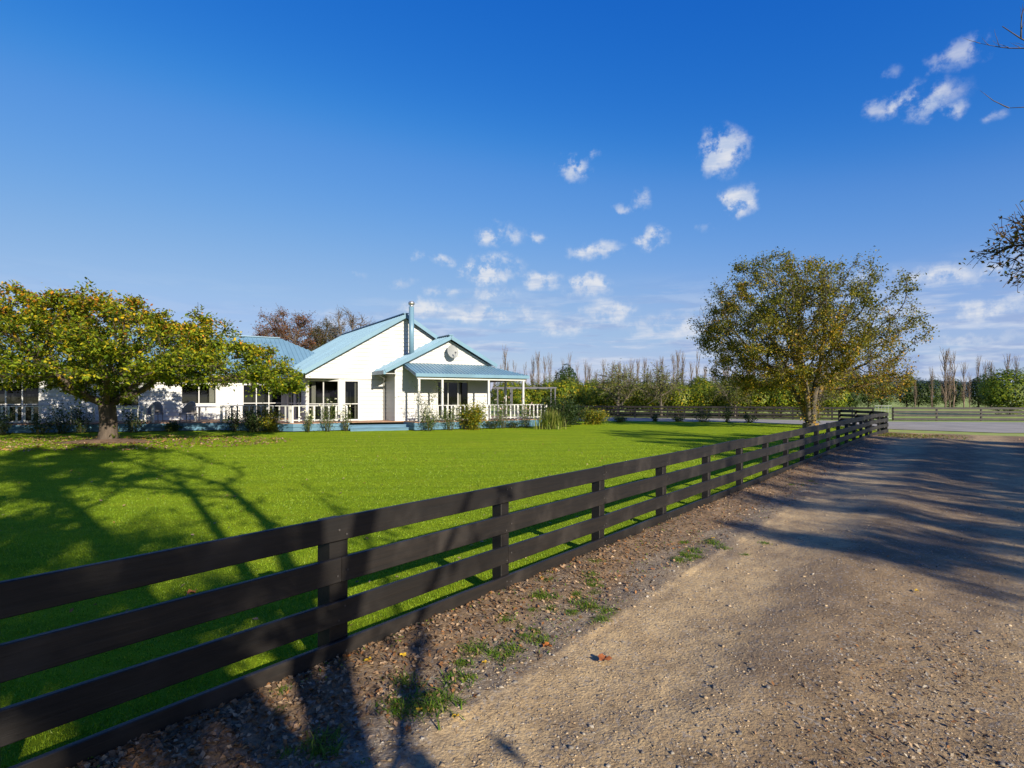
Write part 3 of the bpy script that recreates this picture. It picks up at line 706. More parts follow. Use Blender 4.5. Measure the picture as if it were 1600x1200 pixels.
def joinmesh(parts):
    Vs, Fs, o = [], [], 0
    for V, F in parts: Vs.append(V); Fs.append(F + o); o += len(V)
    return np.concatenate(Vs), [np.concatenate([f for f in Fs if f.shape[1] == k]) for k in sorted({f.shape[1] for f in Fs})]

def colonize(attr, nodes, parents, step=.3, di=2.5, dk=.5, iters=90, trop=(0, 0, .05), jit=.12, seed=1):
    r = np.random.default_rng(seed); A_ = np.asarray(attr, float); N_ = [np.asarray(p, float) for p in nodes]; par = list(parents)
    best = np.full(len(A_), 1e9); bi = np.zeros(len(A_), int); alive = np.ones(len(A_), bool); seen = 0; cnt = {}
    for it in range(iters):
        new = np.array(N_[seen:])
        if len(new):
            D = np.linalg.norm(A_[:, None] - new[None], axis=2); j = D.argmin(1); dd = D[np.arange(len(A_)), j]; u = dd < best
            best[u] = dd[u]; bi[u] = j[u] + seen; seen = len(N_)
        alive &= best > dk
        idx = np.where(alive & (best < di))[0]
        if len(idx) == 0:
            idx = np.where(alive)[0]
            if len(idx) == 0: break
            idx = idx[np.argsort(best[idx])[:3]]
        acc = {}
        for i in idx:
            v = A_[i] - N_[bi[i]]; acc.setdefault(bi[i], []).append(v / (np.linalg.norm(v) + 1e-9))
        for k, vs in acc.items():
            if cnt.get(k, 0) >= 4: continue
            d = np.mean(vs, 0) + np.array(trop) + r.normal(0, jit, 3)
            if par[k] >= 0:
                pd = N_[k] - N_[par[k]]; d = d + .35 * pd / (np.linalg.norm(pd) + 1e-9)
            d /= np.linalg.norm(d) + 1e-9; N_.append(N_[k] + d * step); par.append(k); cnt[k] = cnt.get(k, 0) + 1
    return np.array(N_), np.array(par)

def radii(par, tip=.006, e=2.3, base=.3):
    n = len(par); acc = np.zeros(n); r = np.zeros(n)
    for i in range(n - 1, -1, -1):
        r[i] = max(tip, acc[i] ** (1 / e)) if acc[i] > 0 else tip
        if par[i] >= 0: acc[par[i]] += r[i] ** e
    return tip + (r - tip) * (base - tip) / max(r[0] - tip, 1e-6)

def wood_mesh(N_, par, r, name, flare=None):
    c = np.where(par >= 0)[0]; p = par[c]; R0 = r[p].copy(); R1 = r[c].copy()
    R0 = np.minimum(R0, R1 * 1.35 + .004)
    if flare is not None:
        for a, b_ in ((R0, N_[p]), (R1, N_[c])): a *= 1 + flare * np.exp(-b_[:, 2] / .28)
    big = R0 > .07; mid = (~big) & (R0 > .02); sm = ~(big | mid); parts = []
    for msk, k in ((big, 12), (mid, 6), (sm, 3)):
        if msk.any(): parts.append(frusta(N_[p][msk], N_[c][msk] + (N_[c] - N_[p])[msk] * .06, R0[msk], R1[msk], k))
    V, F = joinmesh(parts)
    return npmesh(name, V, F, True)

def leaf_mesh(C, size, cols, name, seed=0, up=.5, droop=.3, aspect=.55, weights=None):
    """C: leaf centres. one folded diamond per leaf"""
    r = np.random.default_rng(seed); n = len(C)
    nrm = r.normal(0, 1, (n, 3)); nrm[:, 2] = np.abs(nrm[:, 2]) + up * 1.5; nrm /= np.linalg.norm(nrm, axis=1, keepdims=True)
    ax = r.normal(0, 1, (n, 3)); ax[:, 2] -= droop * 2; ax -= nrm * (ax * nrm).sum(1, keepdims=True); ax /= np.linalg.norm(ax, axis=1, keepdims=True) + 1e-9
    sd = np.cross(nrm, ax); s = size * r.uniform(.65, 1.25, (n, 1)); wd = s * aspect * .5
    V = np.stack([C - ax * s * .5, C + sd * wd + nrm * wd * .35 - ax * s * .04, C + ax * s * .5, C - sd * wd + nrm * wd * .35 - ax * s * .04], 1).reshape(-1, 3)
    b_ = np.arange(n)[:, None] * 4; F = np.concatenate([b_ + np.array([[0, 1, 2]]), b_ + np.array([[0, 2, 3]])])
    cols = np.asarray(cols, float)
    t_ = cols if len(cols) == n and cols.ndim == 2 else cols[r.choice(len(cols), n, p=weights)]
    t_ = t_ * r.uniform(.75, 1.25, (n, 1))
    return npmesh(name, V, F, False, np.repeat(t_, 4, 0))

def twig_leaves(N_, par, r, n, thick=.02, spread=.16, seed=0, bias=None):
    g_ = np.random.default_rng(seed); c = np.where((par >= 0) & (r < thick))[0]
    w_ = np.ones(len(c)) if bias is None else bias(N_[c]); k = g_.choice(c, n, p=w_ / w_.sum())
    f_ = g_.random((n, 1)); return N_[par[k]] * (1 - f_) + N_[k] * f_ + g_.normal(0, spread, (n, 3)) * np.array([1, 1, .7])

def trunkline(pts, step=.25):
    out = [np.array(pts[0], float)]
    for a, b_ in zip(pts[:-1], pts[1:]):
        a, b_ = np.array(a, float), np.array(b_, float); k = max(1, int(np.linalg.norm(b_ - a) / step))
        out += [a + (b_ - a) * i / k for i in range(1, k + 1)]
    return out

def tree_obj(name, loc, label, cat, wood, leaves, wmat, lmat, group=None, rz=0.0, sc=1.0):
    t_ = empty(name, loc, rz, label, cat, group); t_.scale = (sc,) * 3
    link('trunk', wood, wmat, t_)
    if leaves is not None: link('crown', leaves, lmat, t_)
    return t_

def add_twigs(N_, par, n, ln=.35, seed=0, sel=None):
    """short side shoots so that outlines are ragged"""
    g_ = np.random.default_rng(seed); c = sel if sel is not None else np.where(par >= 0)[0]; k = g_.choice(c, n)
    d = N_[k] - N_[np.maximum(par[k], 0)]; d /= np.linalg.norm(d, axis=1, keepdims=True) + 1e-9
    d = d + g_.normal(0, .65, (n, 3)); d /= np.linalg.norm(d, axis=1, keepdims=True)
    L = ln * g_.uniform(.4, 1.2, (n, 1)); m1 = N_[k] + d * L * .5; m2 = m1 + (d + g_.normal(0, .25, (n, 3))) * L * .5
    b0 = len(N_); N2 = np.concatenate([N_, m1, m2]); p2 = np.concatenate([par, k, np.arange(b0, b0 + n)])
    return N2, p2

# --- spreading cherry-like tree on the left of the lawn: wide, layered, low
g_ = np.random.default_rng(21); att = []
CH = np.array([-14.85, 20.9, 0])
while len(att) < 1700:
    x = g_.uniform(-7.2, 6.9); y = g_.uniform(-4.6, 4.6)
    if (y / 4.6) ** 2 + (x / (7.0 if x > 0 else 7.4)) ** 2 > 1: continue
    top = 5.2 + .22 * math.sin(x * 1.7 + 1) - (.036 if x > -1.6 else .03) * (x + 1.6) ** 2 - .05 * y * y
    top += .45 * vnoise(np.array([x + 20]), np.array([y + 20]), .7, 11)[0]
    lo = 2.15 - .09 * max(0, x - 2.5)
    z = g_.uniform(lo, max(top, lo + .5))
    lay = vnoise(np.array([x * .55 + 30]), np.array([z * 2.6 + y * .5 + 30]), 1.0, 12)[0]
    if lay < .26: continue
    ph = (z + .10 * x * math.sin(.5 * x) + .5 * vnoise(np.array([x + 50]), np.array([y + 50]), .45, 17)[0]) / .66 % 1.0
    if ph > .42: continue
    att.append((x, y, z))
tl = trunkline([(0, 0, -.1), (.02, .02, .7), (-.03, 0, 1.35)], .2)
nodes = list(tl); pars = [-1] + list(range(len(tl) - 1)); b0 = len(nodes) - 1
for a, L, z in ((10, 1.2, .55), (70, 1.0, .7), (130, 1.2, .6), (185, 1.3, .55), (240, 1.1, .6), (305, 1.2, .65), (20, .5, 1.3)):
    q0 = len(nodes); pts = trunkline([nodes[b0], nodes[b0] + np.array([math.cos(R(a)) * L, math.sin(R(a)) * L, z])], .25)[1:]
    for i, p_ in enumerate(pts): nodes.append(p_); pars.append(b0 if i == 0 else len(nodes) - 2)
N_, P_ = colonize(att, nodes, pars, .26, 2.2, .33, 90, (0, 0, -.02), .10, 3)
N_, P_ = add_twigs(N_, P_, 2600, .36, 4)
rr = radii(P_, .006, 1.9, .27)
C_ = twig_leaves(N_, P_, rr, 78000, .022, .11, 5, lambda q_: .12 + vnoise(q_[:, 0] + q_[:, 1] * .5 + 40, q_[:, 2] * 2.2 + 40, .9, 44) ** 1.5)
g_ = np.random.default_rng(6)
hgt = np.clip((C_[:, 2] - 1.5) / 3.8, 0, 1); pick = g_.random(len(C_)) + .35 * (hgt - .5) + .25 * (vnoise(C_[:, 0] + 40, C_[:, 2] * 1.5 + C_[:, 1] + 40, .8, 8) - .5)
pal = np.array([(.075, .12, .010), (.15, .205, .012), (.25, .28, .014), (.38, .33, .016), (.52, .34, .016), (.54, .22, .02), (.32, .12, .022)])
ci = np.digitize(pick, [.24, .52, .76, .90, 1.01, 1.09])
cherry = tree_obj('cherry_tree', CH, 'wide low spreading tree with yellowing leaves on the left of the lawn', 'tree', wood_mesh(N_, P_, rr, 'cherry_wood', .35),
                  leaf_mesh(C_, .14, pal[ci], 'cherry_leaves', 7, .45, .7), M['bark'], M['leaf'])

# --- round multi-stem tree by the far end of the fence
g_ = np.random.default_rng(31); att = []
OK = np.array([15.75, 30.0, 0])
while len(att) < 1900:
    v = g_.normal(0, 1, 3); v /= np.linalg.norm(v); rad = g_.random() ** .45
    lump = .80 + .34 * vnoise(np.array([v[0] * 2.2 + v[2] * 1.3 + 20]), np.array([v[1] * 2.2 + v[2] * 2 + 20]), 1.0, 33)[0]
    p_ = v * rad * np.array([5.6, 5.0, 4.3]) * lump + np.array([-.75, 0, 5.0])
    if p_[2] < 1.5 + .16 * (6 - math.hypot(p_[0], p_[1])) * .6: continue
    if p_[0] < -3.5 and p_[2] < 2.2: continue
    att.append(p_)
for _ in range(170):
    v = g_.normal(0, 1, 3); v /= np.linalg.norm(v); att.append(v * g_.random() ** .4 * np.array([2.0, 1.7, 1.1]) + np.array([3.1, -.2, 2.5]))
nodes = [np.array((0, 0, -.1)), np.array((0, 0, .25))]; pars = [-1, 0]
for a, L, z, s0 in ((165, .95, 2.2, .18), (20, .8, 2.3, .2), (285, .4, 2.5, .14), (95, .6, 2.6, .12), (215, .7, 2.3, .16)):
    pts = trunkline([nodes[1], (math.cos(R(a)) * s0, math.sin(R(a)) * s0, .45), (math.cos(R(a)) * L * .45, math.sin(R(a)) * L * .45, z * .55), (math.cos(R(a)) * L, math.sin(R(a)) * L, z)], .22)[1:]
    for i, p_ in enumerate(pts): nodes.append(p_); pars.append(1 if i == 0 else len(nodes) - 2)
N_, P_ = colonize(att, nodes, pars, .28, 3.0, .40, 90, (0, 0, .05), .10, 5)
N_, P_ = add_twigs(N_, P_, 3600, .55, 6)
rr = radii(P_, .006, 1.85, .36)
C_ = twig_leaves(N_, P_, rr, 74000, .02, .15, 8, lambda q_: .09 + vnoise(q_[:, 0] + q_[:, 1] * .6 + 40, q_[:, 2] + 40, .75, 41) ** 2)
pick = np.random.default_rng(9).random(len(C_)) * .75 + .5 * vnoise(C_[:, 0] + 30, C_[:, 2] + C_[:, 1] * .5 + 30, .55, 42) - .02 * (C_[:, 2] - 5) * 1
pal = np.array([(.072, .088, .013), (.125, .138, .016), (.20, .19, .018), (.30, .23, .02), (.44, .25, .02), (.28, .13, .024)])
ci = np.digitize(pick, [.30, .58, .80, .96, 1.10])
lawn_tree = tree_obj('lawn_tree', OK, 'large round autumn tree with orange lichen on its stems by the fence end', 'tree', wood_mesh(N_, P_, rr, 'lawn_tree_wood', .1),
                     leaf_mesh(C_, .12, pal[ci], 'lawn_tree_leaves', 10, .2, .4), M['lichen'], M['leaf'])

# --- trees along the other side of the drive; mostly out of frame, they throw the shadows
def roadside(seed, center, rx, ry, z0, z1, natt, nleaf, base, trunk, leafs=.15, gaps=.36, tw=900, pal=None, step=.34, bare=None, limbs=()):
    g = np.random.default_rng(seed); att = []
    while len(att) < natt:
        v = g.normal(0, 1, 3); v /= np.linalg.norm(v); p_ = v * g.random() ** .45 * np.array([rx, ry, (z1 - z0) / 2]) + np.array([center[0], center[1], (z0 + z1) / 2])
        if vnoise(np.array([p_[0] + p_[1] * .4 + 30]), np.array([p_[2] + p_[1] * .5 + 30]), .8, seed + 1)[0] < gaps: continue
        att.append(p_)
    tl = trunkline(trunk, .3); pr = [-1] + list(range(len(tl) - 1)); b0 = len(tl) - 1
    for lm in limbs:
        for i, p_ in enumerate(trunkline([tl[b0]] + list(lm), .3)[1:]): tl.append(p_); pr.append(b0 if i == 0 else len(tl) - 2)
    N_, P_ = colonize(att, tl, pr, step, 3.2, .5, 70, (0, 0, .06), .1, seed + 2)
    N_, P_ = add_twigs(N_, P_, tw, .5, seed + 3); rr = radii(P_, .007, 2.2, base)
    C_ = twig_leaves(N_, P_, rr, nleaf, .02, .14, seed + 4, lambda q_: (.1 + vnoise(q_[:, 0] + q_[:, 1] + 40, q_[:, 2] + 40, .8, seed + 5) ** 2) * (1 if bare is None else np.where(q_[:, 0] < bare, 1, .06)))
    pal = pal or [(.06, .085, .015), (.11, .12, .02), (.20, .15, .02), (.25, .12, .02), (.14, .07, .02)]
    return wood_mesh(N_, P_, rr, 'roadside_wood', .3), leaf_mesh(C_, leafs, pal, 'roadside_leaves', seed + 6, .3, .3)
ROW = 'trees on the drive side, mostly out of frame'
wd_, lf_ = roadside(50, (-2.3, -.6), 3.9, 3.0, 4.2, 11.0, 520, 26000, .16, [(0, 0, -.1), (-.05, .05, 1.2), (-.1, .1, 2.2)], .17, .30, bare=-1.9, limbs=([(-.9, .2, 3.2), (-1.9, .2, 5.2)], [(-.2, .5, 3.4), (-.5, .7, 5.8)], [(.45, -.1, 3.3), (.9, -.2, 5.0), (.8, -.2, 6.6)], [(.8, .2, 3.0), (1.7, .3, 4.6), (2.0, .3, 6.4)]))
tree_obj('drive_tree', (2.46, -2.46, 0), 'tall drive tree just out of frame whose trunk and limbs shadow the left lawn', 'tree', wd_, lf_, M['bark'], M['leaf'], ROW)
wd2, lf2 = roadside(60, (-1.6, 0), 4.0, 3.8, 3.4, 9.5, 520, 30000, .22, [(0, 0, -.1), (.05, 0, 1.5), (-.2, .1, 3.2)], .17, .30)
tree_obj('drive_tree', (5.0, -10.8, 0), 'leafy drive tree out of frame shading the near left fence rails', 'tree', wd2, lf2, M['bark'], M['leaf'], ROW)
wd3, lf3 = roadside(70, (0, 0), 2.6, 2.6, 2.6, 7.8, 380, 13500, .16, [(0, 0, -.1), (0, .05, 1.3), (.05, 0, 2.4)], .15, .40)
tree_obj('drive_tree', (13.3, -4.9, 0), 'small open drive tree out of frame streaking the middle of the drive with shade', 'tree', wd3, lf3, M['bark'], M['leaf'], ROW)
tree_obj('drive_tree', (16.0, -2.3, 0), 'thin drive tree out of frame whose branches streak the drive beside the sunlit fence bay', 'tree', wd3, lf3, M['bark'], M['leaf'], ROW, R(140), 1.0)
tree_obj('drive_tree', (17.9, .6, 0), 'dense drive tree out of frame shading the drive beyond the sunny patch', 'tree', wd2, lf2, M['bark'], M['leaf'], ROW, R(200), 1.05)
tree_obj('drive_tree', (22.8, 5.2, 0), 'dense drive tree out of frame shading the far part of the drive', 'tree', wd2, lf2, M['bark'], M['leaf'], ROW, R(110), 1.08)
wd4, lf4 = roadside(80, (-.6, 0), 3.1, 3.2, 3.7, 6.9, 420, 5600, .11, [(0, 0, -.1), (0, .05, 1.3), (-.2, 0, 2.6)], .12, .40, 1500, [(.07, .085, .015), (.13, .12, .02), (.26, .17, .03), (.22, .11, .03)], .3)
edge_tree = tree_obj('drive_tree', (15.4, 13.0, 0), 'autumn tree whose thin leafy branches reach in at the right edge against the sky', 'tree', wd4, lf4, M['bark'], M['leaf'], ROW)
dead = MB()
def limb(p, d, L, r0, lev, rs):
    pts = [Vector(p)]; d = Vector(d).normalized(); k = 6
    for i in range(k):
        d = (d + Vector((rs.uniform(-.16, .16), rs.uniform(-.16, .16), rs.uniform(-.12, .2)))).normalized(); pts.append(pts[-1] + d * L / k)
    dead.tube(pts, [r0 * (1 - .8 * i / k) for i in range(k + 1)], 6)
    if lev:
        for i in range(1, k + 1):
            if rs.random() < .85: limb(pts[i], d + Vector((rs.uniform(-.8, .8), rs.uniform(-.8, .8), rs.uniform(-.1, 1.0))), L * rs.uniform(.22, .42), r0 * .42, lev - 1, rs)
rs = random.Random(5)
dead.tube([(-.3, 0, 4.6), (-.7, -.1, 6.2), (-1.2, -.2, 7.6), (-1.6, -.3, 8.6)], [.07, .06, .05, .045], 8)
limb((-1.6, -.3, 8.6), (-1, -.1, .12), 3.1, .04, 2, rs)
limb((-1.5, -.3, 8.3), (-1, .1, 0), 2.3, .03, 1, rs)
dead.build('bare_limb', M['twig'], edge_tree, True)

# --- trees behind the house
def behind(seed, rx, ry, z0, z1, natt, nleaf, base, pal, leafs=.16, tw=900):
    g = np.random.default_rng(seed); att = []
    while len(att) < natt:
        v = g.normal(0, 1, 3); v /= np.linalg.norm(v); p_ = v * g.random() ** .5 * np.array([rx, ry, (z1 - z0) / 2]) + np.array([0, 0, (z0 + z1) / 2]); att.append(p_)
    tl = trunkline([(0, 0, -.1), (0, .1, z0 + .3)], .4); N_, P_ = colonize(att, tl, [-1] + list(range(len(tl) - 1)), .45, 3.6, .6, 70, (0, 0, .12), .1, seed)
    N_, P_ = add_twigs(N_, P_, tw, 1.0, seed + 1); rr = radii(P_, .014, 2.2, base)
    lf = leaf_mesh(twig_leaves(N_, P_, rr, nleaf, .035, .22, seed + 2), leafs, pal, 'far_leaves', seed) if nleaf else None
    return wood_mesh(N_, P_, rr, 'far_wood'), lf
RED = [(.15, .055, .028), (.23, .085, .035), (.27, .12, .04), (.13, .08, .03)]
a, b_ = behind(90, 3.6, 3.4, 4, 10.8, 300, 17000, .3, RED)
tree_obj('copper_tree', (-23.6, 60, 0), 'rusty red-brown tree rising behind the blue roof', 'tree', a, b_, M['twig'], M['leaf'])
a, b_ = behind(91, 2.4, 2.4, 3, 9.6, 220, 12000, .25, [(.06, .075, .02), (.10, .10, .025), (.15, .09, .03)])
tree_obj('olive_tree', (-20.0, 61, 0), 'dark olive tree between the rusty tree and the bare tree behind the roof', 'tree', a, b_, M['twig'], M['leaf'])
a, b_ = behind(92, 3.2, 3.0, 3.5, 10.9, 320, 1500, .26, RED, .14, 1500)
tree_obj('bare_tree', (-17.6, 62, 0), 'nearly bare grey-brown tree behind the ridge of the blue roof', 'tree', a, b_, M['twig'], M['leaf'])
tree_obj('bare_tree', (-27.4, 66, 0), 'thin reddish tree left of the rusty tree behind the roof', 'tree', a, b_, M['twig'], M['leaf'], rz=1.3, sc=.86)
# fruit trees with grey limbs in front of the orchard
a, b_ = behind(93, 2.0, 1.8, 1.0, 4.0, 150, 4600, .11, [(.13, .17, .05), (.20, .22, .06), (.25, .23, .06)], .13, 260)
tree_obj('fruit_tree', (8.9, 47.6, 0), 'sparse grey-limbed fruit tree beyond the far fence, left of its twin', 'tree', a, b_, M['twig'], M['leaf'])
tree_obj('fruit_tree', (12.4, 47.2, 0), 'sparse grey-limbed fruit tree beyond the far fence, right of its twin', 'tree', a, b_, M['twig'], M['leaf'], rz=2.2, sc=.97)
tree_obj('fruit_tree', (18.2, 46.5, 0), 'sparse fruit tree seen under the left side of the round autumn tree', 'tree', a, b_, M['twig'], M['leaf'], rz=4.0, sc=.8)
tree_obj('fruit_tree', (24.8, 46.0, 0), 'sparse fruit tree beside the mesh gate, behind the round autumn tree', 'tree', a, b_, M['twig'], M['leaf'], rz=5.0, sc=.9)

# --- orchard bushes
def bush_mesh(seed, n, rx, ry, z0, z1, leafs, pal, weights=None):
    g = np.random.default_rng(seed); v = g.normal(0, 1, (n, 3)); v /= np.linalg.norm(v, axis=1, keepdims=True)
    lump = .72 + .5 * vnoise(v[:, 0] * 2.6 + v[:, 2] + 20, v[:, 1] * 2.6 + v[:, 2] * 1.4 + 20, 1.0, seed + 1)
    rad = (.55 + .45 * g.random(n) ** .5) * lump
    C_ = v * rad[:, None] * np.array([rx, ry, (z1 - z0) / 2]) + np.array([0, 0, (z0 + z1) / 2]); C_[:, 2] = np.maximum(C_[:, 2], .05)
    return leaf_mesh(C_, leafs, pal, 'bush_leaves', seed, .25, .2, .6, weights)
CIT = [(.075, .12, .010), (.13, .18, .012), (.23, .26, .014), (.38, .29, .012)]
stemm = MB().tube([(0, 0, -.1), (.03, 0, .5), (0, .02, 1.0)], [.09, .07, .05], 7).tube([(.02, 0, .5), (.4, .1, 1.4)], [.05, .02], 5).tube([(.02, 0, .6), (-.4, -.1, 1.5)], [.05, .02], 5).mesh('bush_stem', True)
CV = [bush_mesh(100 + i, 2600, 1.5, 1.45, .15, 2.75, .17, CIT, [.32, .33, .25, .10]) for i in range(4)]
DV = [bush_mesh(120 + i, 2600, 1.7, 1.6, .1, 4.6, .26, [(.025, .05, .012), (.04, .075, .014), (.07, .10, .02)]) for i in range(3)]
rs = random.Random(11)
def bush(name, me, x, y, label, cat, group, sc, mat=None):
    t_ = empty(name, (x, y, 0), rs.uniform(0, 6.28), label, cat, group); t_.scale = (sc * rs.uniform(.92, 1.1), sc * rs.uniform(.92, 1.1), sc)
    link('crown', me, M['leaf'], t_); link('trunk', stemm, M['twig'], t_)
for row, (off, x0, x1) in enumerate(((0, 1, 24), (3.4, 0, 27), (7.2, -1, 30))):
    x = x0
    while x < x1:
        y = 54.6 - .37 * x * 1 + off + rs.uniform(-.3, .3)
        bush('citrus_tree', rs.choice(CV), x, y, ('yellow-green citrus tree in the front orchard row behind the far fence', 'yellow-green citrus tree in the middle orchard row, partly hidden by the front row', 'yellow-green citrus tree in the rear orchard row, only its top showing')[row], 'citrus tree',
             ('front row of the citrus orchard', 'middle row of the citrus orchard', 'rear row of the citrus orchard')[row], rs.uniform(.88, 1.25) + .06 * row); x += 1.95 + rs.uniform(-.2, .2)
for i in range(24):
    bush('shelter_tree', rs.choice(DV), 42 + i * 2.4 + rs.uniform(-.6, .6), 82 + rs.uniform(-2, 2), 'dark green tree in the shelter row at the back of the right paddock', 'tree', 'dark shelter row across the right paddock', rs.uniform(.95, 1.15))
for i in range(9):
    bush('shelter_tree', rs.choice(DV), 16 + i * 2.9 + rs.uniform(-.6, .6), 66 + rs.uniform(-2, 2), 'dark green tree massed behind the trunk of the round autumn tree', 'tree', 'dark trees behind the round autumn tree', rs.uniform(.72, .95))
BIG = [bush_mesh(140, 6500, 2.9, 2.6, .05, 4.2, .22, CIT[:3], [.5, .35, .15])]
for x, y, s, lb in ((44.2, 50.5, 1.0, 'big glossy green citrus tree at the right edge beyond the fence'), (48.2, 49.2, 1.05, 'big glossy citrus tree cut off by the right edge of the photo')):
    bush('citrus_tree', BIG[0], x, y, lb, 'citrus tree', None, s)
bush('round_tree', DV[0], 11.0, 115, 'lone dark round tree on the skyline among the bare poplars', 'tree', None, 1.75)

# --- bare poplars
def poplar(seed, H=11.0, nb=46, wide=.9):
    g = np.random.default_rng(seed); P0, P1, A0, A1 = [], [], [], []
    tr = [np.array([0, 0, -.1])]; k = 12
    for i in range(k): tr.append(np.array([g.normal(0, .04) + tr[-1][0], g.normal(0, .04) + tr[-1][1], H * (i + 1) / k]))
    rt = lambda z: .02 + .13 * (1 - max(z, 0) / H)
    for a, b_ in zip(tr[:-1], tr[1:]): P0.append(a); P1.append(b_); A0.append(rt(a[2])); A1.append(rt(b_[2]))
    for i in range(nb):
        z = H * (.06 + .80 * g.random()); a = g.random() * 6.28; L = min(H - z, H * .26) * g.uniform(.55, 1.0); p = np.array([0, 0, z]) ; r0 = rt(z) * .34 + .006
        d = np.array([math.cos(a) * .42, math.sin(a) * .42, 1.0]) * wide / .9; m_ = 4
        for j in range(m_):
            d = d + np.array([-.03 * math.cos(a), -.03 * math.sin(a), .12]) + g.normal(0, .05, 3); dn = d / np.linalg.norm(d); q_ = p + dn * L / m_
            P0.append(p); P1.append(q_); A0.append(r0 * (1 - j / m_) + .011); A1.append(r0 * (1 - (j + 1) / m_) + .011)
            for _ in range(2):
                e = dn + g.normal(0, .35, 3); e[2] = abs(e[2]) + .4; e /= np.linalg.norm(e); P0.append(q_); P1.append(q_ + e * L * g.uniform(.15, .32)); A0.append(.017); A1.append(.008)
            p = q_
    V, F = frusta(np.array(P0), np.array(P1), np.array(A0), np.array(A1), 4); return npmesh('poplar_wood', V, F, True)
PV = [poplar(200 + i, 11, (34, 46, 40, 28, 52)[i], (.8, .95, .7, .7, 1.0)[i]) for i in range(5)]
def pop(x, y, s, label, group):
    o = link('bare_poplar', rs.choice(PV), M['poplar'], None, (x, y, 0), rs.uniform(0, 6.28)); o.scale = (s * rs.uniform(.8, 1.05),) * 2 + (s,); tag(o, label, 'poplar', group)
x = -8.0
while x < 88:
    pop(x, 148 - .10 * x + rs.uniform(-2, 2), rs.uniform(.75, 1.25) * (1.15 if rs.random() < .15 else 1), 'leafless upright poplar in the long skyline row behind the orchard', 'long row of bare poplars on the skyline'); x += rs.uniform(1.1, 2.2)
for px, py_top, y in ((1477, 545, 78), (1484, 548, 78.5), (1490, 549, 79), (1506, 566, 80), (1529, 556, 81), (1540, 562, 82), (1549, 565, 82), (1575, 553, 88), (1588, 556, 90), (1456, 572, 76), (1515, 582, 80), (1430, 590, 76)):
    u = (px - 800) / 889; pop(u * y, y, (1.65 + (620 - py_top) * y / 889) / 11, 'leafless upright poplar standing before the dark shelter row at right', 'bare poplars at the right of the far paddock')

# ------------------------------------------------------------------ garden plants along the deck
def shrub(name, x, y, rx, ry, h, n, leafs, pal, label, cat='shrub', stems=9, flowers=None, low=.0, seed=None, droop=.2, aspect=.6):
    sd_ = seed if seed is not None else rs.randrange(9999); g = np.random.default_rng(sd_); root = empty(name, (x, y, 0), 0, label, cat, 'garden plants along the deck' if cat == 'shrub' else None)
    mb = MB(); tips = []
    for i in range(stems):
        a = g.random() * 6.28; r_ = g.random() ** .5; tp_ = Vector((math.cos(a) * rx * r_, math.sin(a) * ry * r_, h * g.uniform(.6, 1.0) * (1 - .3 * r_ * r_)))
        b0 = Vector((tp_.x * .2, tp_.y * .2, -.03)); md = b0.lerp(tp_, .55) + Vector((g.normal(0, .05), g.normal(0, .05), .04)); mb.tube([b0, md, tp_], [.014, .010, .004], 5); tips.append((b0, md, tp_))
    mb.build('stems', M['stem'], root, True)
    k = g.integers(0, stems, n); f_ = low + (1 - low) * g.random(n) ** .7; C_ = np.zeros((n, 3))
    for i in range(n):
        b0, md, tp_ = tips[k[i]]; C_[i] = b0.lerp(md, f_[i] / .55) if f_[i] < .55 else md.lerp(tp_, (f_[i] - .55) / .45)
    C_ += g.normal(0, 1, (n, 3)) * np.array([rx, ry, h * .5]) * .22; C_[:, 2] = np.maximum(C_[:, 2], .03)
    link('foliage', leaf_mesh(C_, leafs, pal, 'foliage', sd_, .3, droop, aspect), M['leaf'], root)
    if flowers:
        c_, nf, fs_ = flowers; F_ = np.array([np.array(tips[j % stems][2]) for j in range(nf)]) + g.normal(0, .12, (nf, 3)); F_ = np.repeat(F_, 7, 0) + g.normal(0, fs_ * .3, (nf * 7, 3))
        tag(link('blooms', leaf_mesh(F_, fs_, c_, 'blooms', sd_ + 1, .3, 0, .9), M['leaf'], root), kind='stuff')
    return root
def hw(s, d): p = Matrix.Rotation(HR, 4, 'Z') @ Vector((s, d, 0)) + Vector(HO); return p.x, p.y
GR = [(.05, .09, .015), (.08, .13, .02), (.13, .16, .03)]; DG = [(.02, .04, .012), (.035, .06, .015), (.05, .08, .02)]; YG = [(.10, .15, .02), (.20, .22, .02), (.32, .25, .015)]
RO = ([(.8, .72, .66), (.75, .45, .42)], 9, .07); WH = ([(.8, .78, .6)], 8, .07)
for s, d, rx, h, n, pal, fl_, lb in ((-.1, -1.65, .35, 1.15, 380, GR, WH, 'lanky rose bush at the left end of the short railing'), (.75, -1.75, .5, 1.75, 620, GR, WH, 'tall pale-flowered rose bush in front of the corner windows'),
    (1.6, -1.8, .35, 1.3, 360, GR, WH, 'thin rose bush at the right end of the short railing'), (5.0, -3.9, .75, 1.15, 1100, GR, WH, 'bushy grey-green rose at the foot of the left veranda post'),
    (6.2, -3.8, .5, 1.5, 700, GR, WH, 'rose bush in front of the sliding door railing'), (9.3, -3.75, .55, 1.85, 800, GR, RO, 'tall pink rose bush beside the third veranda post'),
    (10.7, -3.75, .5, 1.5, 620, GR, RO, 'pink rose bush at the right veranda post'), (8.6, -3.9, .6, .55, 600, DG, None, 'low dark green plant right of the yellow shrub'), (10.0, -3.95, .7, .5, 650, DG, None, 'low dark plant below the pink roses')):
    x, y = hw(s, d); shrub('rose_bush' if fl_ else 'low_plant', x, y, rx, rx * .7, h, int(n * 1.1), .07, pal, lb, 'shrub', 9, fl_, .15)
x, y = hw(7.35, -4.0); shrub('golden_shrub', x, y, .72, .6, 1.5, 3400, .10, YG, 'dense yellow-green shrub glowing in front of the veranda', 'shrub', 14)
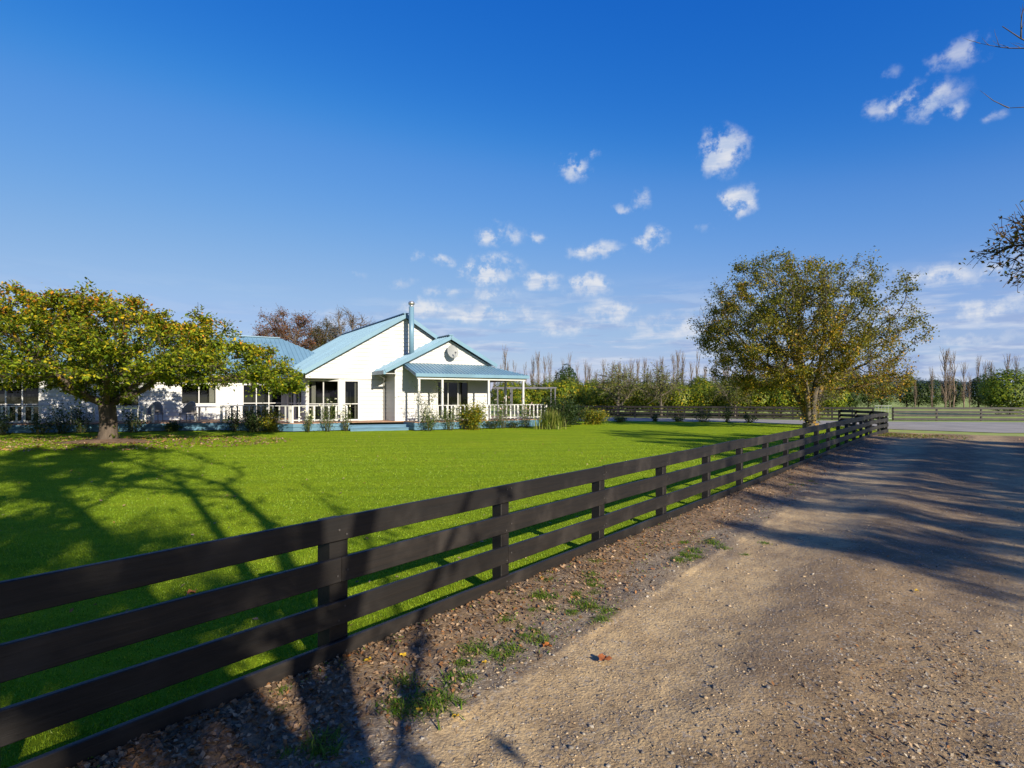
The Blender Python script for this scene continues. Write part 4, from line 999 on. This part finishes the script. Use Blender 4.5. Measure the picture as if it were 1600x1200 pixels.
x, y = hw(-1.55, -.85); shrub('golden_shrub', x, y, .5, .45, 1.15, 1500, .09, YG, 'small yellow-green shrub at the corner of the angled railing', 'shrub', 10)
x, y = hw(-2.2, -.3); shrub('dark_shrub', x, y, .6, .5, 1.2, 1800, .09, DG, 'dark shrub under the right end of the spreading tree', 'shrub', 10)
for px, y, rx, h, lb in ((62, 25.0, .55, 1.1, 'dark rose bush by the left deck railing, left of two'), (95, 25.3, .8, 1.5, 'large dark shrub against the left deck edge'), (128, 25.8, .5, 1.6, 'upright rose bush left of the spreading tree trunk'), (208, 26.2, .6, 1.25, 'rose bush just right of the spreading tree trunk'),
                      (4, 24.7, .5, 1.5, 'dark shrub at the left edge of the photo'), (268, 26.8, .4, .6, 'small plant below the wicker chairs'), (368, 27.0, .5, 1.3, 'rose bush below the white outdoor table'), (395, 27.2, .5, 1.0, 'low rose bush near the angled deck corner')):
    shrub('rose_bush', (px - 800) / 889 * y, y, rx, .45, h, 900, .08, DG + GR, lb, 'shrub', 9)
# strappy clump, dark shrubs and gold bush right of the house
def strap(x, y, h, n, pal, label, seed, w_=.035):
    g = np.random.default_rng(seed); V, F, T_ = [], [], []
    for i in range(n):
        a = g.random() * 6.28; L = h * g.uniform(.7, 1.25); lean = g.uniform(.15, 1.0); c0 = np.array([g.normal(0, .28), g.normal(0, .22), 0]); dr = np.array([math.cos(a), math.sin(a), 0]); sd = np.array([-dr[1], dr[0], 0]) * w_ / 2
        b_ = len(V); col = np.array(pal[g.integers(len(pal))]) * g.uniform(.8, 1.2)
        for j in range(5):
            f_ = j / 4; p = c0 + dr * L * lean * f_ ** 1.4 * .75 + np.array([0, 0, L * (f_ - .42 * lean * f_ * f_ * 1.2)]); ww = 1 - f_ ** 2 * .9; V += [p - sd * ww, p + sd * ww]; T_ += [col, col]
        F += [(b_ + 2 * j, b_ + 2 * j + 1, b_ + 2 * j + 3, b_ + 2 * j + 2) for j in range(4)]
    r_ = empty('strap_leaf_plant', (x, y, 0), 0, label, 'plant'); link('foliage', npmesh('strap_leaves', V, np.array(F), True, np.array(T_)), M['leaf'], r_)
strap(1.95, 29.2, 1.05, 420, [(.10, .15, .02), (.20, .24, .035), (.30, .30, .08)], 'pale green strap-leaved clump at the right end of the deck', 5)
shrub('dark_shrub', 2.7, 31.2, .9, .8, 1.9, 3000, .12, DG, 'tall dark shrub behind the strap-leaved clump', 'shrub', 12)
shrub('dark_shrub', 3.5, 33.4, .8, .8, 1.5, 2000, .12, DG, 'dark shrub left of the round golden bush', 'shrub', 12)
shrub('golden_shrub', 4.85, 34.0, .85, .7, 1.12, 3000, .10, YG, 'round golden bush on the far edge of the lawn', 'shrub', 14)
for x, y, r_, h, lb in ((9.6, 38.0, .3, .45, 'small tussock on the far lawn edge, leftmost'), (12.5, 37.2, .7, 1.0, 'round green bush on the far lawn edge'), (11.0, 37.6, .4, .4, 'small dark tuft left of the round green bush'), (13.9, 36.8, .45, 1.3, 'spindly plant right of the round green bush'), (6.9, 36.8, .6, .4, 'low plants beside the golden bush'), (15.2, 36.3, .4, .8, 'spindly plant behind the stems of the round autumn tree')):
    shrub('edge_plant', x, y, r_, r_, h, int(900 * r_), .10, GR + DG, lb, 'shrub', 8)
# climber on the left veranda posts
cl = empty('climbing_rose', (*hw(4.95, -3.3), 0), HR, 'climbing rose trained up the left veranda posts', 'climber'); mb = MB(); g = np.random.default_rng(77); tips = []
for i in range(7):
    p = [Vector((g.normal(0, .1), g.normal(0, .08), .02))]; tx = g.uniform(-.7, 1.2)
    for j in range(7): p.append(Vector((tx * (j / 7) ** 1.5 + g.normal(0, .06), g.normal(0, .07), .25 + (j + 1) * .28 * g.uniform(.85, 1.05))))
    mb.tube(p, [.014 - .0014 * k for k in range(8)], 5); tips += [np.array(q_) for q_ in p[2:]]
mb.build('stems', M['stem'], cl, True); tips = np.array(tips); C_ = tips[g.integers(0, len(tips), 520)] + g.normal(0, .14, (520, 3))
link('foliage', leaf_mesh(C_, .08, GR, 'climber_leaves', 78), M['leaf'], cl)

# ------------------------------------------------------------------ grass, stones, litter
g = np.random.default_rng(300)
def ground_pts(n, zlo, zhi, power, test):
    """random lawn points, denser near the viewer; returns world xy"""
    f_ = g.random(n); y = zlo + (zhi - zlo) * f_ ** power; x = (g.random(n) * 2 - 1) * (y * .98 + .6); k = test(x, y); return x[k], y[k]
xs_, ys_ = ground_pts(430000, 1.9, 23, 1.45, lambda x, y: (fq(x, y) < -.05 + .13 * g.random(len(x)) ** 2) & (g.random(len(x)) < np.clip((23 - y) / 10, 0, 1)))
n = len(xs_); hgt = (.009 + .013 * g.random(n)) * (1 + .5 * (vnoise(xs_ + 90, ys_ + 90, .8, 9) - .5)); nearf = np.exp(fq(xs_, ys_) / .15); hgt *= 1 + 2.2 * np.minimum(nearf, 1.2) * g.random(n) ** 2
wd_ = .0022 + .0011 * ys_ * .28; a = g.random(n) * 6.28; ln = g.normal(0, .45, (n, 2)) * hgt[:, None]
V = np.zeros((n, 3, 3)); V[:, 0, 0] = xs_ - np.cos(a) * wd_; V[:, 0, 1] = ys_ - np.sin(a) * wd_; V[:, 1, 0] = xs_ + np.cos(a) * wd_; V[:, 1, 1] = ys_ + np.sin(a) * wd_
V[:, 2, 0] = xs_ + ln[:, 0]; V[:, 2, 1] = ys_ + ln[:, 1]; V[:, 2, 2] = hgt
pal = np.array([(.145, .245, .012), (.215, .335, .016), (.30, .41, .022), (.40, .43, .05)]); mottle = .5 * vnoise(xs_ + 60, ys_ + 60, 2.2, 10) + .5 * vnoise(xs_ * .3 + 60, ys_ * 2.2 + 60, 1.2, 15) + .9 * (vnoise(xs_ + 60, ys_ + 60, .5, 16) - .5)
ci = np.clip(np.digitize(g.random(n) * .8 + .4 * mottle, [.35, .72, 1.08]), 0, 3); tn = pal[ci] * g.uniform(.8, 1.2, (n, 1))
tag(link('lawn_grass', npmesh('lawn_grass', V.reshape(-1, 3), np.arange(n * 3).reshape(-1, 3), False, np.repeat(tn, 3, 0)), M['grass']), 'short mown bright green lawn grass', 'grass', kind='stuff')

def on_drive(t_, q_): return drive_h(t_, q_)
def stones(n, tq, smin, smax, name, label, pal, flat=.6, kind='stuff'):
    t_, q_ = tq; n = len(t_); s = smin + (smax - smin) * g.random(n) ** 3
    oc = np.array([(1, 0, 0), (0, 1, 0), (-1, 0, 0), (0, -1, 0), (.4, .3, .75), (-.35, -.4, .7), (0, 0, -.8)]); fc = np.array([(0, 1, 4), (1, 2, 4), (2, 5, 4), (2, 3, 5), (3, 0, 5), (0, 4, 5), (1, 0, 6), (2, 1, 6), (3, 2, 6), (0, 3, 6)])
    V = oc[None] * g.uniform(.65, 1.25, (n, 7, 3)) * s[:, None, None]; V[:, :, 2] *= flat; V[:, :, 0] *= g.uniform(.8, 1.5, (n, 1)); a = g.random(n) * 6.28
    x = V[:, :, 0] * np.cos(a)[:, None] - V[:, :, 1] * np.sin(a)[:, None]; y = V[:, :, 0] * np.sin(a)[:, None] + V[:, :, 1] * np.cos(a)[:, None]
    W = np.stack([x + t_[:, None], y - q_[:, None], V[:, :, 2] + (on_drive(t_, q_) + s * flat * .25)[:, None]], -1).reshape(-1, 3)
    F = (np.arange(n)[:, None, None] * 7 + fc[None]).reshape(-1, 3); tn = np.array(pal)[g.integers(0, len(pal), n)] * g.uniform(.7, 1.25, (n, 1))
    return tag(link(name, npmesh(name, W, F, False, np.repeat(tn, 7, 0)), M['stone'], None, FO, FA), label, 'gravel', kind=kind)
def tq_pts(n, qlo, qhi, far=13.0, power=1.6):
    """points on the drive in front of the viewer, fence coordinates"""
    y = 1.9 + (far - 1.9) * g.random(n) ** power; x = (g.random(n) * 2 - 1) * (y * .95 + .3); q_ = fq(x, y); t_ = ft(x, y); k = (q_ > qlo) & (q_ < qhi); return t_[k], q_[k]
SG = [(.26, .235, .20), (.34, .30, .24), (.18, .16, .135), (.40, .31, .20), (.38, .28, .165), (.30, .22, .13), (.14, .12, .10)]
stones(0, tq_pts(46000, .45, 4.2), .0025, .009, 'gravel', 'fine loose gravel on the drive', SG)
t_, q_ = tq_pts(40000, .45, 4.0); k = g.random(len(t_)) < np.where((q_ > .5) & (q_ < 1.0), .30, .06); stones(0, (t_[k], q_[k]), .005, .020, 'gravel', 'coarse grey stones along the drive edge', SG)
# brown leaf litter and twigs on the verge
def litter(n, tq, size, pal, name, label, aspect=.6, lift=.010):
    t_, q_ = tq; C_ = np.stack([t_, -q_, on_drive(t_, q_) + lift * (.3 + g.random(len(t_)))], 1)
    return tag(link(name, leaf_mesh(C_, size, pal, name, 55, 1.0, -.05, aspect), M['dryleaf'], None, FO, FA), label, 'leaves', kind='stuff')
BR = [(.20, .125, .07), (.30, .19, .11), (.10, .066, .042), (.40, .28, .17), (.26, .125, .05), (.15, .11, .075)]
t1 = tq_pts(170000, .02, .95, 20); k = g.random(len(t1[0])) < np.clip(1.05 - t1[1] * 1.1, .1, 1); litter(0, (t1[0][k], t1[1][k]), .034, BR, 'leaf_litter', 'brown fallen leaf litter along the foot of the black fence')
t2 = tq_pts(52000, 2.0, 4.6, 12); pat = vnoise(t2[0] + 70, t2[1] + 70, 1.1, 13); k = g.random(len(t2[0])) < np.clip((pat - .50) * 3, .03, .9) * np.clip((t2[1] - 1.6) / 2.2, 0, 1); litter(0, (t2[0][k], t2[1][k]), .026, BR + [(.30, .24, .17), (.34, .30, .24)], 'leaf_litter', 'patches of chipped leaves and bark on the right of the drive', .5)
t3 = tq_pts(9000, .1, 4.3, 9); litter(0, t3, .05, [(.34, .25, .13), (.20, .13, .07), (.10, .06, .035)], 'straw_debris', 'thin straw and twig debris on the drive', .07, .008)
t4 = tq_pts(9000, 4.3, 9, 22); litter(0, t4, .06, BR + [(.06, .09, .02)], 'leaf_litter', 'fallen leaves under the trees on the right verge', .7)
# weeds on the verge
def tuft(h, n, seed, pal):
    g2_ = np.random.default_rng(seed); V, F, T_ = [], [], []
    for i in range(n):
        a = g2_.random() * 6.28; L = h * g2_.uniform(.5, 1.1); lean = g2_.uniform(.35, 1.7); c0 = np.array([g2_.normal(0, h * .55), g2_.normal(0, h * .55), 0]); dr = np.array([math.cos(a), math.sin(a), 0]); sd = np.array([-dr[1], dr[0], 0]) * g2_.uniform(.0022, .005)
        b_ = len(V); col = np.array(pal[g2_.integers(len(pal))]) * g2_.uniform(.75, 1.2)
        for j in range(3):
            f_ = j / 2; p = c0 + dr * L * lean * f_ ** 1.5 * .7 + np.array([0, 0, L * (f_ - .45 * lean * f_ * f_)]); ww = 1 - .92 * f_; V += [p - sd * ww, p + sd * ww]; T_ += [col, col]
        F += [(b_ + 2 * j, b_ + 2 * j + 1, b_ + 2 * j + 3, b_ + 2 * j + 2) for j in range(2)]
    return npmesh('weed_tuft', V, np.array(F), True, np.array(T_))
WP = [(.10, .20, .012), (.16, .27, .02), (.07, .13, .012), (.22, .26, .03)]
TV = [tuft((.055, .075, .10, .045, .065)[i], (60, 80, 110, 45, 90)[i], 400 + i, WP) for i in range(5)]
def px_ground(px, py): y = 889 * 1.65 / (py - 620); return (px - 800) / 889 * y, y
def place(o, x, y):
    t_, q_ = ft(x, y), fq(x, y); o.location = (x, y, float(drive_h(np.array([t_]), np.array([q_]))[0]) if q_ > -.1 else 0)
n_ = 0
for cx, cy, rx, ry, num, where in ((635, 1110, 34, 26, 7, 'in the clump nearest the camera'), (700, 1090, 36, 16, 6, 'in the clump beside the near yellow leaf'), (800, 1010, 55, 30, 10, 'in the clump left of the orange maple leaf'), (885, 965, 60, 40, 16, 'in the widest patch, below the second fence bay'), (930, 930, 35, 30, 9, 'at the top of the widest patch'), (1075, 878, 45, 20, 12, 'in the patch below the fourth fence post'),
    (490, 1180, 40, 22, 5, 'at the bottom edge in the trunk shadow'), (440, 1110, 12, 18, 2, 'at the fence foot left of the trunk shadow'), (720, 1045, 14, 14, 3, 'alone on the leaf litter between the clumps'), (1150, 858, 40, 10, 4, 'at the drive edge below the sunlit rails'), (1270, 755, 60, 10, 4, 'in the tree shade far along the fence')):
    for _ in range(num):
        x, y = px_ground(cx + rs.gauss(0, rx * .6), min(1195, cy + rs.gauss(0, ry * .6)))
        if fq(x, y) < .04: continue
        o = link('weed_tuft', rs.choice(TV), M['grass'], None, rz=rs.uniform(0, 6.28)); place(o, x, y); s = rs.uniform(.45, 1.0); o.scale = (s * rs.uniform(1, 1.5), s * rs.uniform(1, 1.5), s * rs.uniform(.5, .85))
        tag(o, 'low green weed tuft ' + where, 'weed', 'weed tufts ' + where)
t5 = tq_pts(26000, .03, .95, 14); pat = vnoise(t5[0] + 30, t5[1] * 1.5 + 30, 1.3, 14); k = (pat > .46) & (g.random(len(pat)) < .75)
C_ = np.stack([t5[0][k], -t5[1][k], on_drive(t5[0][k], t5[1][k]) + .012], 1)
tag(link('ground_cover', leaf_mesh(C_, .022, WP, 'ground_cover', 66, .7, -.4, .4), M['grass'], None, FO, FA), 'tiny green weeds scattered through the dirt verge', 'weeds', kind='stuff')
tt = 25.2 + 3.2 * g.random(5000); qq = .2 + 3.0 * g.random(5000) ** 1.3; k = g.random(5000) < np.clip(1.1 - qq / 3, .05, 1)
C_ = np.stack([tt[k], -qq[k], on_drive(tt[k], qq[k]) + .02], 1)
tag(link('ground_cover', leaf_mesh(C_, .07, WP + BR, 'ground_cover', 67, .5, -.5, .35), M['grass'], None, FO, FA), 'yellowed grass patch at the foot of the fence by the road', 'grass', kind='stuff')
# single bright fallen leaves
def maple(size, seed):
    g2_ = np.random.default_rng(seed); n = 22; vs = [(0, 0, .004)]
    for k in range(n):
        a = 2 * math.pi * k / n; lobes = (.62 + .38 * abs(math.cos(2.5 * (a - math.pi / 2)))) * g2_.uniform(.88, 1.1) * (1 if k % 2 == 0 else .8); r_ = size * .5 * lobes
        vs.append((r_ * math.cos(a), r_ * math.sin(a), .004 + size * (.16 * math.cos(2 * a) ** 2 + .06 * g2_.random())))
    mb = MB(); mb.v = vs; mb.f = [(0, 1 + k, 1 + (k + 1) % n) for k in range(n)]; return mb.mesh('fallen_leaf', True)
M['orange'] = plain('orange_leaf', (.42, .14, .03), .65, .3, 30, .2); M['yellow'] = plain('yellow_leaf', (.58, .36, .03), .6, .25, 30, .2); M['rust'] = plain('rust_leaf', (.26, .085, .03), .7, .35, 30, .2)
for i, (px, py, sz, mt, lb) in enumerate(((855, 1022, .085, 'orange', 'orange fallen maple leaf lying at the edge of the weeds'), (943, 1044, .10, 'rust', 'rust-brown curled maple leaf alone on the bare gravel'), (712, 1138, .05, 'yellow', 'yellow fallen leaf at the gravel edge, nearest the camera'),
    (576, 1057, .05, 'yellow', 'yellow fallen leaf close to the thick fence post'), (630, 1044, .05, 'yellow', 'yellow fallen leaf on the litter right of the thick fence post'), (757, 1050, .045, 'yellow', 'yellow fallen leaf between two weed tufts'),
    (846, 922, .045, 'yellow', 'small yellow leaf below the fence just right of the second post'), (655, 1126, .045, 'yellow', 'yellow leaf beside the nearest weed tuft'), (637, 1158, .04, 'orange', 'small orange leaf on the near gravel edge'), (298, 929, .10, 'orange', 'orange leaf lying on the lawn seen between the top rails'),
    (1115, 848, .05, 'yellow', 'yellow leaf at the tip of the farthest weed patch'), (1020, 900, .04, 'orange', 'small orange leaf beside the far weeds'), (540, 1052, .06, 'orange', 'orange-brown leaf against the foot of the fence'), (1432, 935, .05, 'yellow', 'yellow leaf in the middle of the sunny gravel'))):
    x, y = px_ground(px, py); o = link('fallen_leaf', maple(sz, i), M[mt], None, rz=rs.uniform(0, 6.28)); place(o, x, y); o.location.z += .012
    o.rotation_euler = (rs.uniform(-.25, .25), rs.uniform(-.25, .25), rs.uniform(0, 6.28)); tag(o, lb, 'leaf', 'bright fallen leaves')
# dry leaves under the spreading tree
a = g.random(2600) * 6.28; r_ = g.random(2600) ** .55 * 6.5; C_ = np.stack([CH[0] + np.cos(a) * r_ + .3, CH[1] + np.sin(a) * r_ * .55 - .4, .02 + .02 * g.random(2600)], 1)
tag(link('leaf_litter', leaf_mesh(C_, .10, BR + [(.30, .20, .06)], 'leaf_litter', 68, 1.0, -.1), M['dryleaf']), 'brown fallen leaves on the grass under the spreading tree', 'leaves', kind='stuff')
lx, ly = ground_pts(900, 4, 30, 1.0, lambda x, y: (fq(x, y) < -.3) & (y < 36 + .3 * x)); C_ = np.stack([lx, ly, .02 + .01 * g.random(len(lx))], 1)
tag(link('leaf_litter', leaf_mesh(C_, .05, BR + [(.34, .24, .05)], 'leaf_litter', 69, 1.0, -.1), M['dryleaf']), 'single dry leaves scattered over the open lawn', 'leaves', kind='stuff')
mound = MB(); mv = [(0, 0, .09)]
for j in (1, 2, 3):
    for k in range(20):
        q0 = 2 * math.pi * k / 20; rr_ = j / 3 * 1.35 * (1 + .2 * math.sin(3 * q0 + j)); mv.append((rr_ * math.cos(q0) * 1.3, rr_ * math.sin(q0) * .8, (.10, .06, -.02)[j - 1] + rs.uniform(-.01, .01)))
mound.poly(mv, [(0, 1 + k, 1 + (k + 1) % 20) for k in range(20)] + [(1 + (j - 1) * 20 + k, 1 + j * 20 + k, 1 + j * 20 + (k + 1) % 20, 1 + (j - 1) * 20 + (k + 1) % 20) for j in (1, 2) for k in range(20)])
M['soil'] = plain('bare_soil', (.16, .105, .07), .95, .35, 6, .1, bump=.8, bscale=30)
o = mound.build('tree_bed', M['soil'], None, True); o.location = tuple(CH); tag(o, kind='structure')
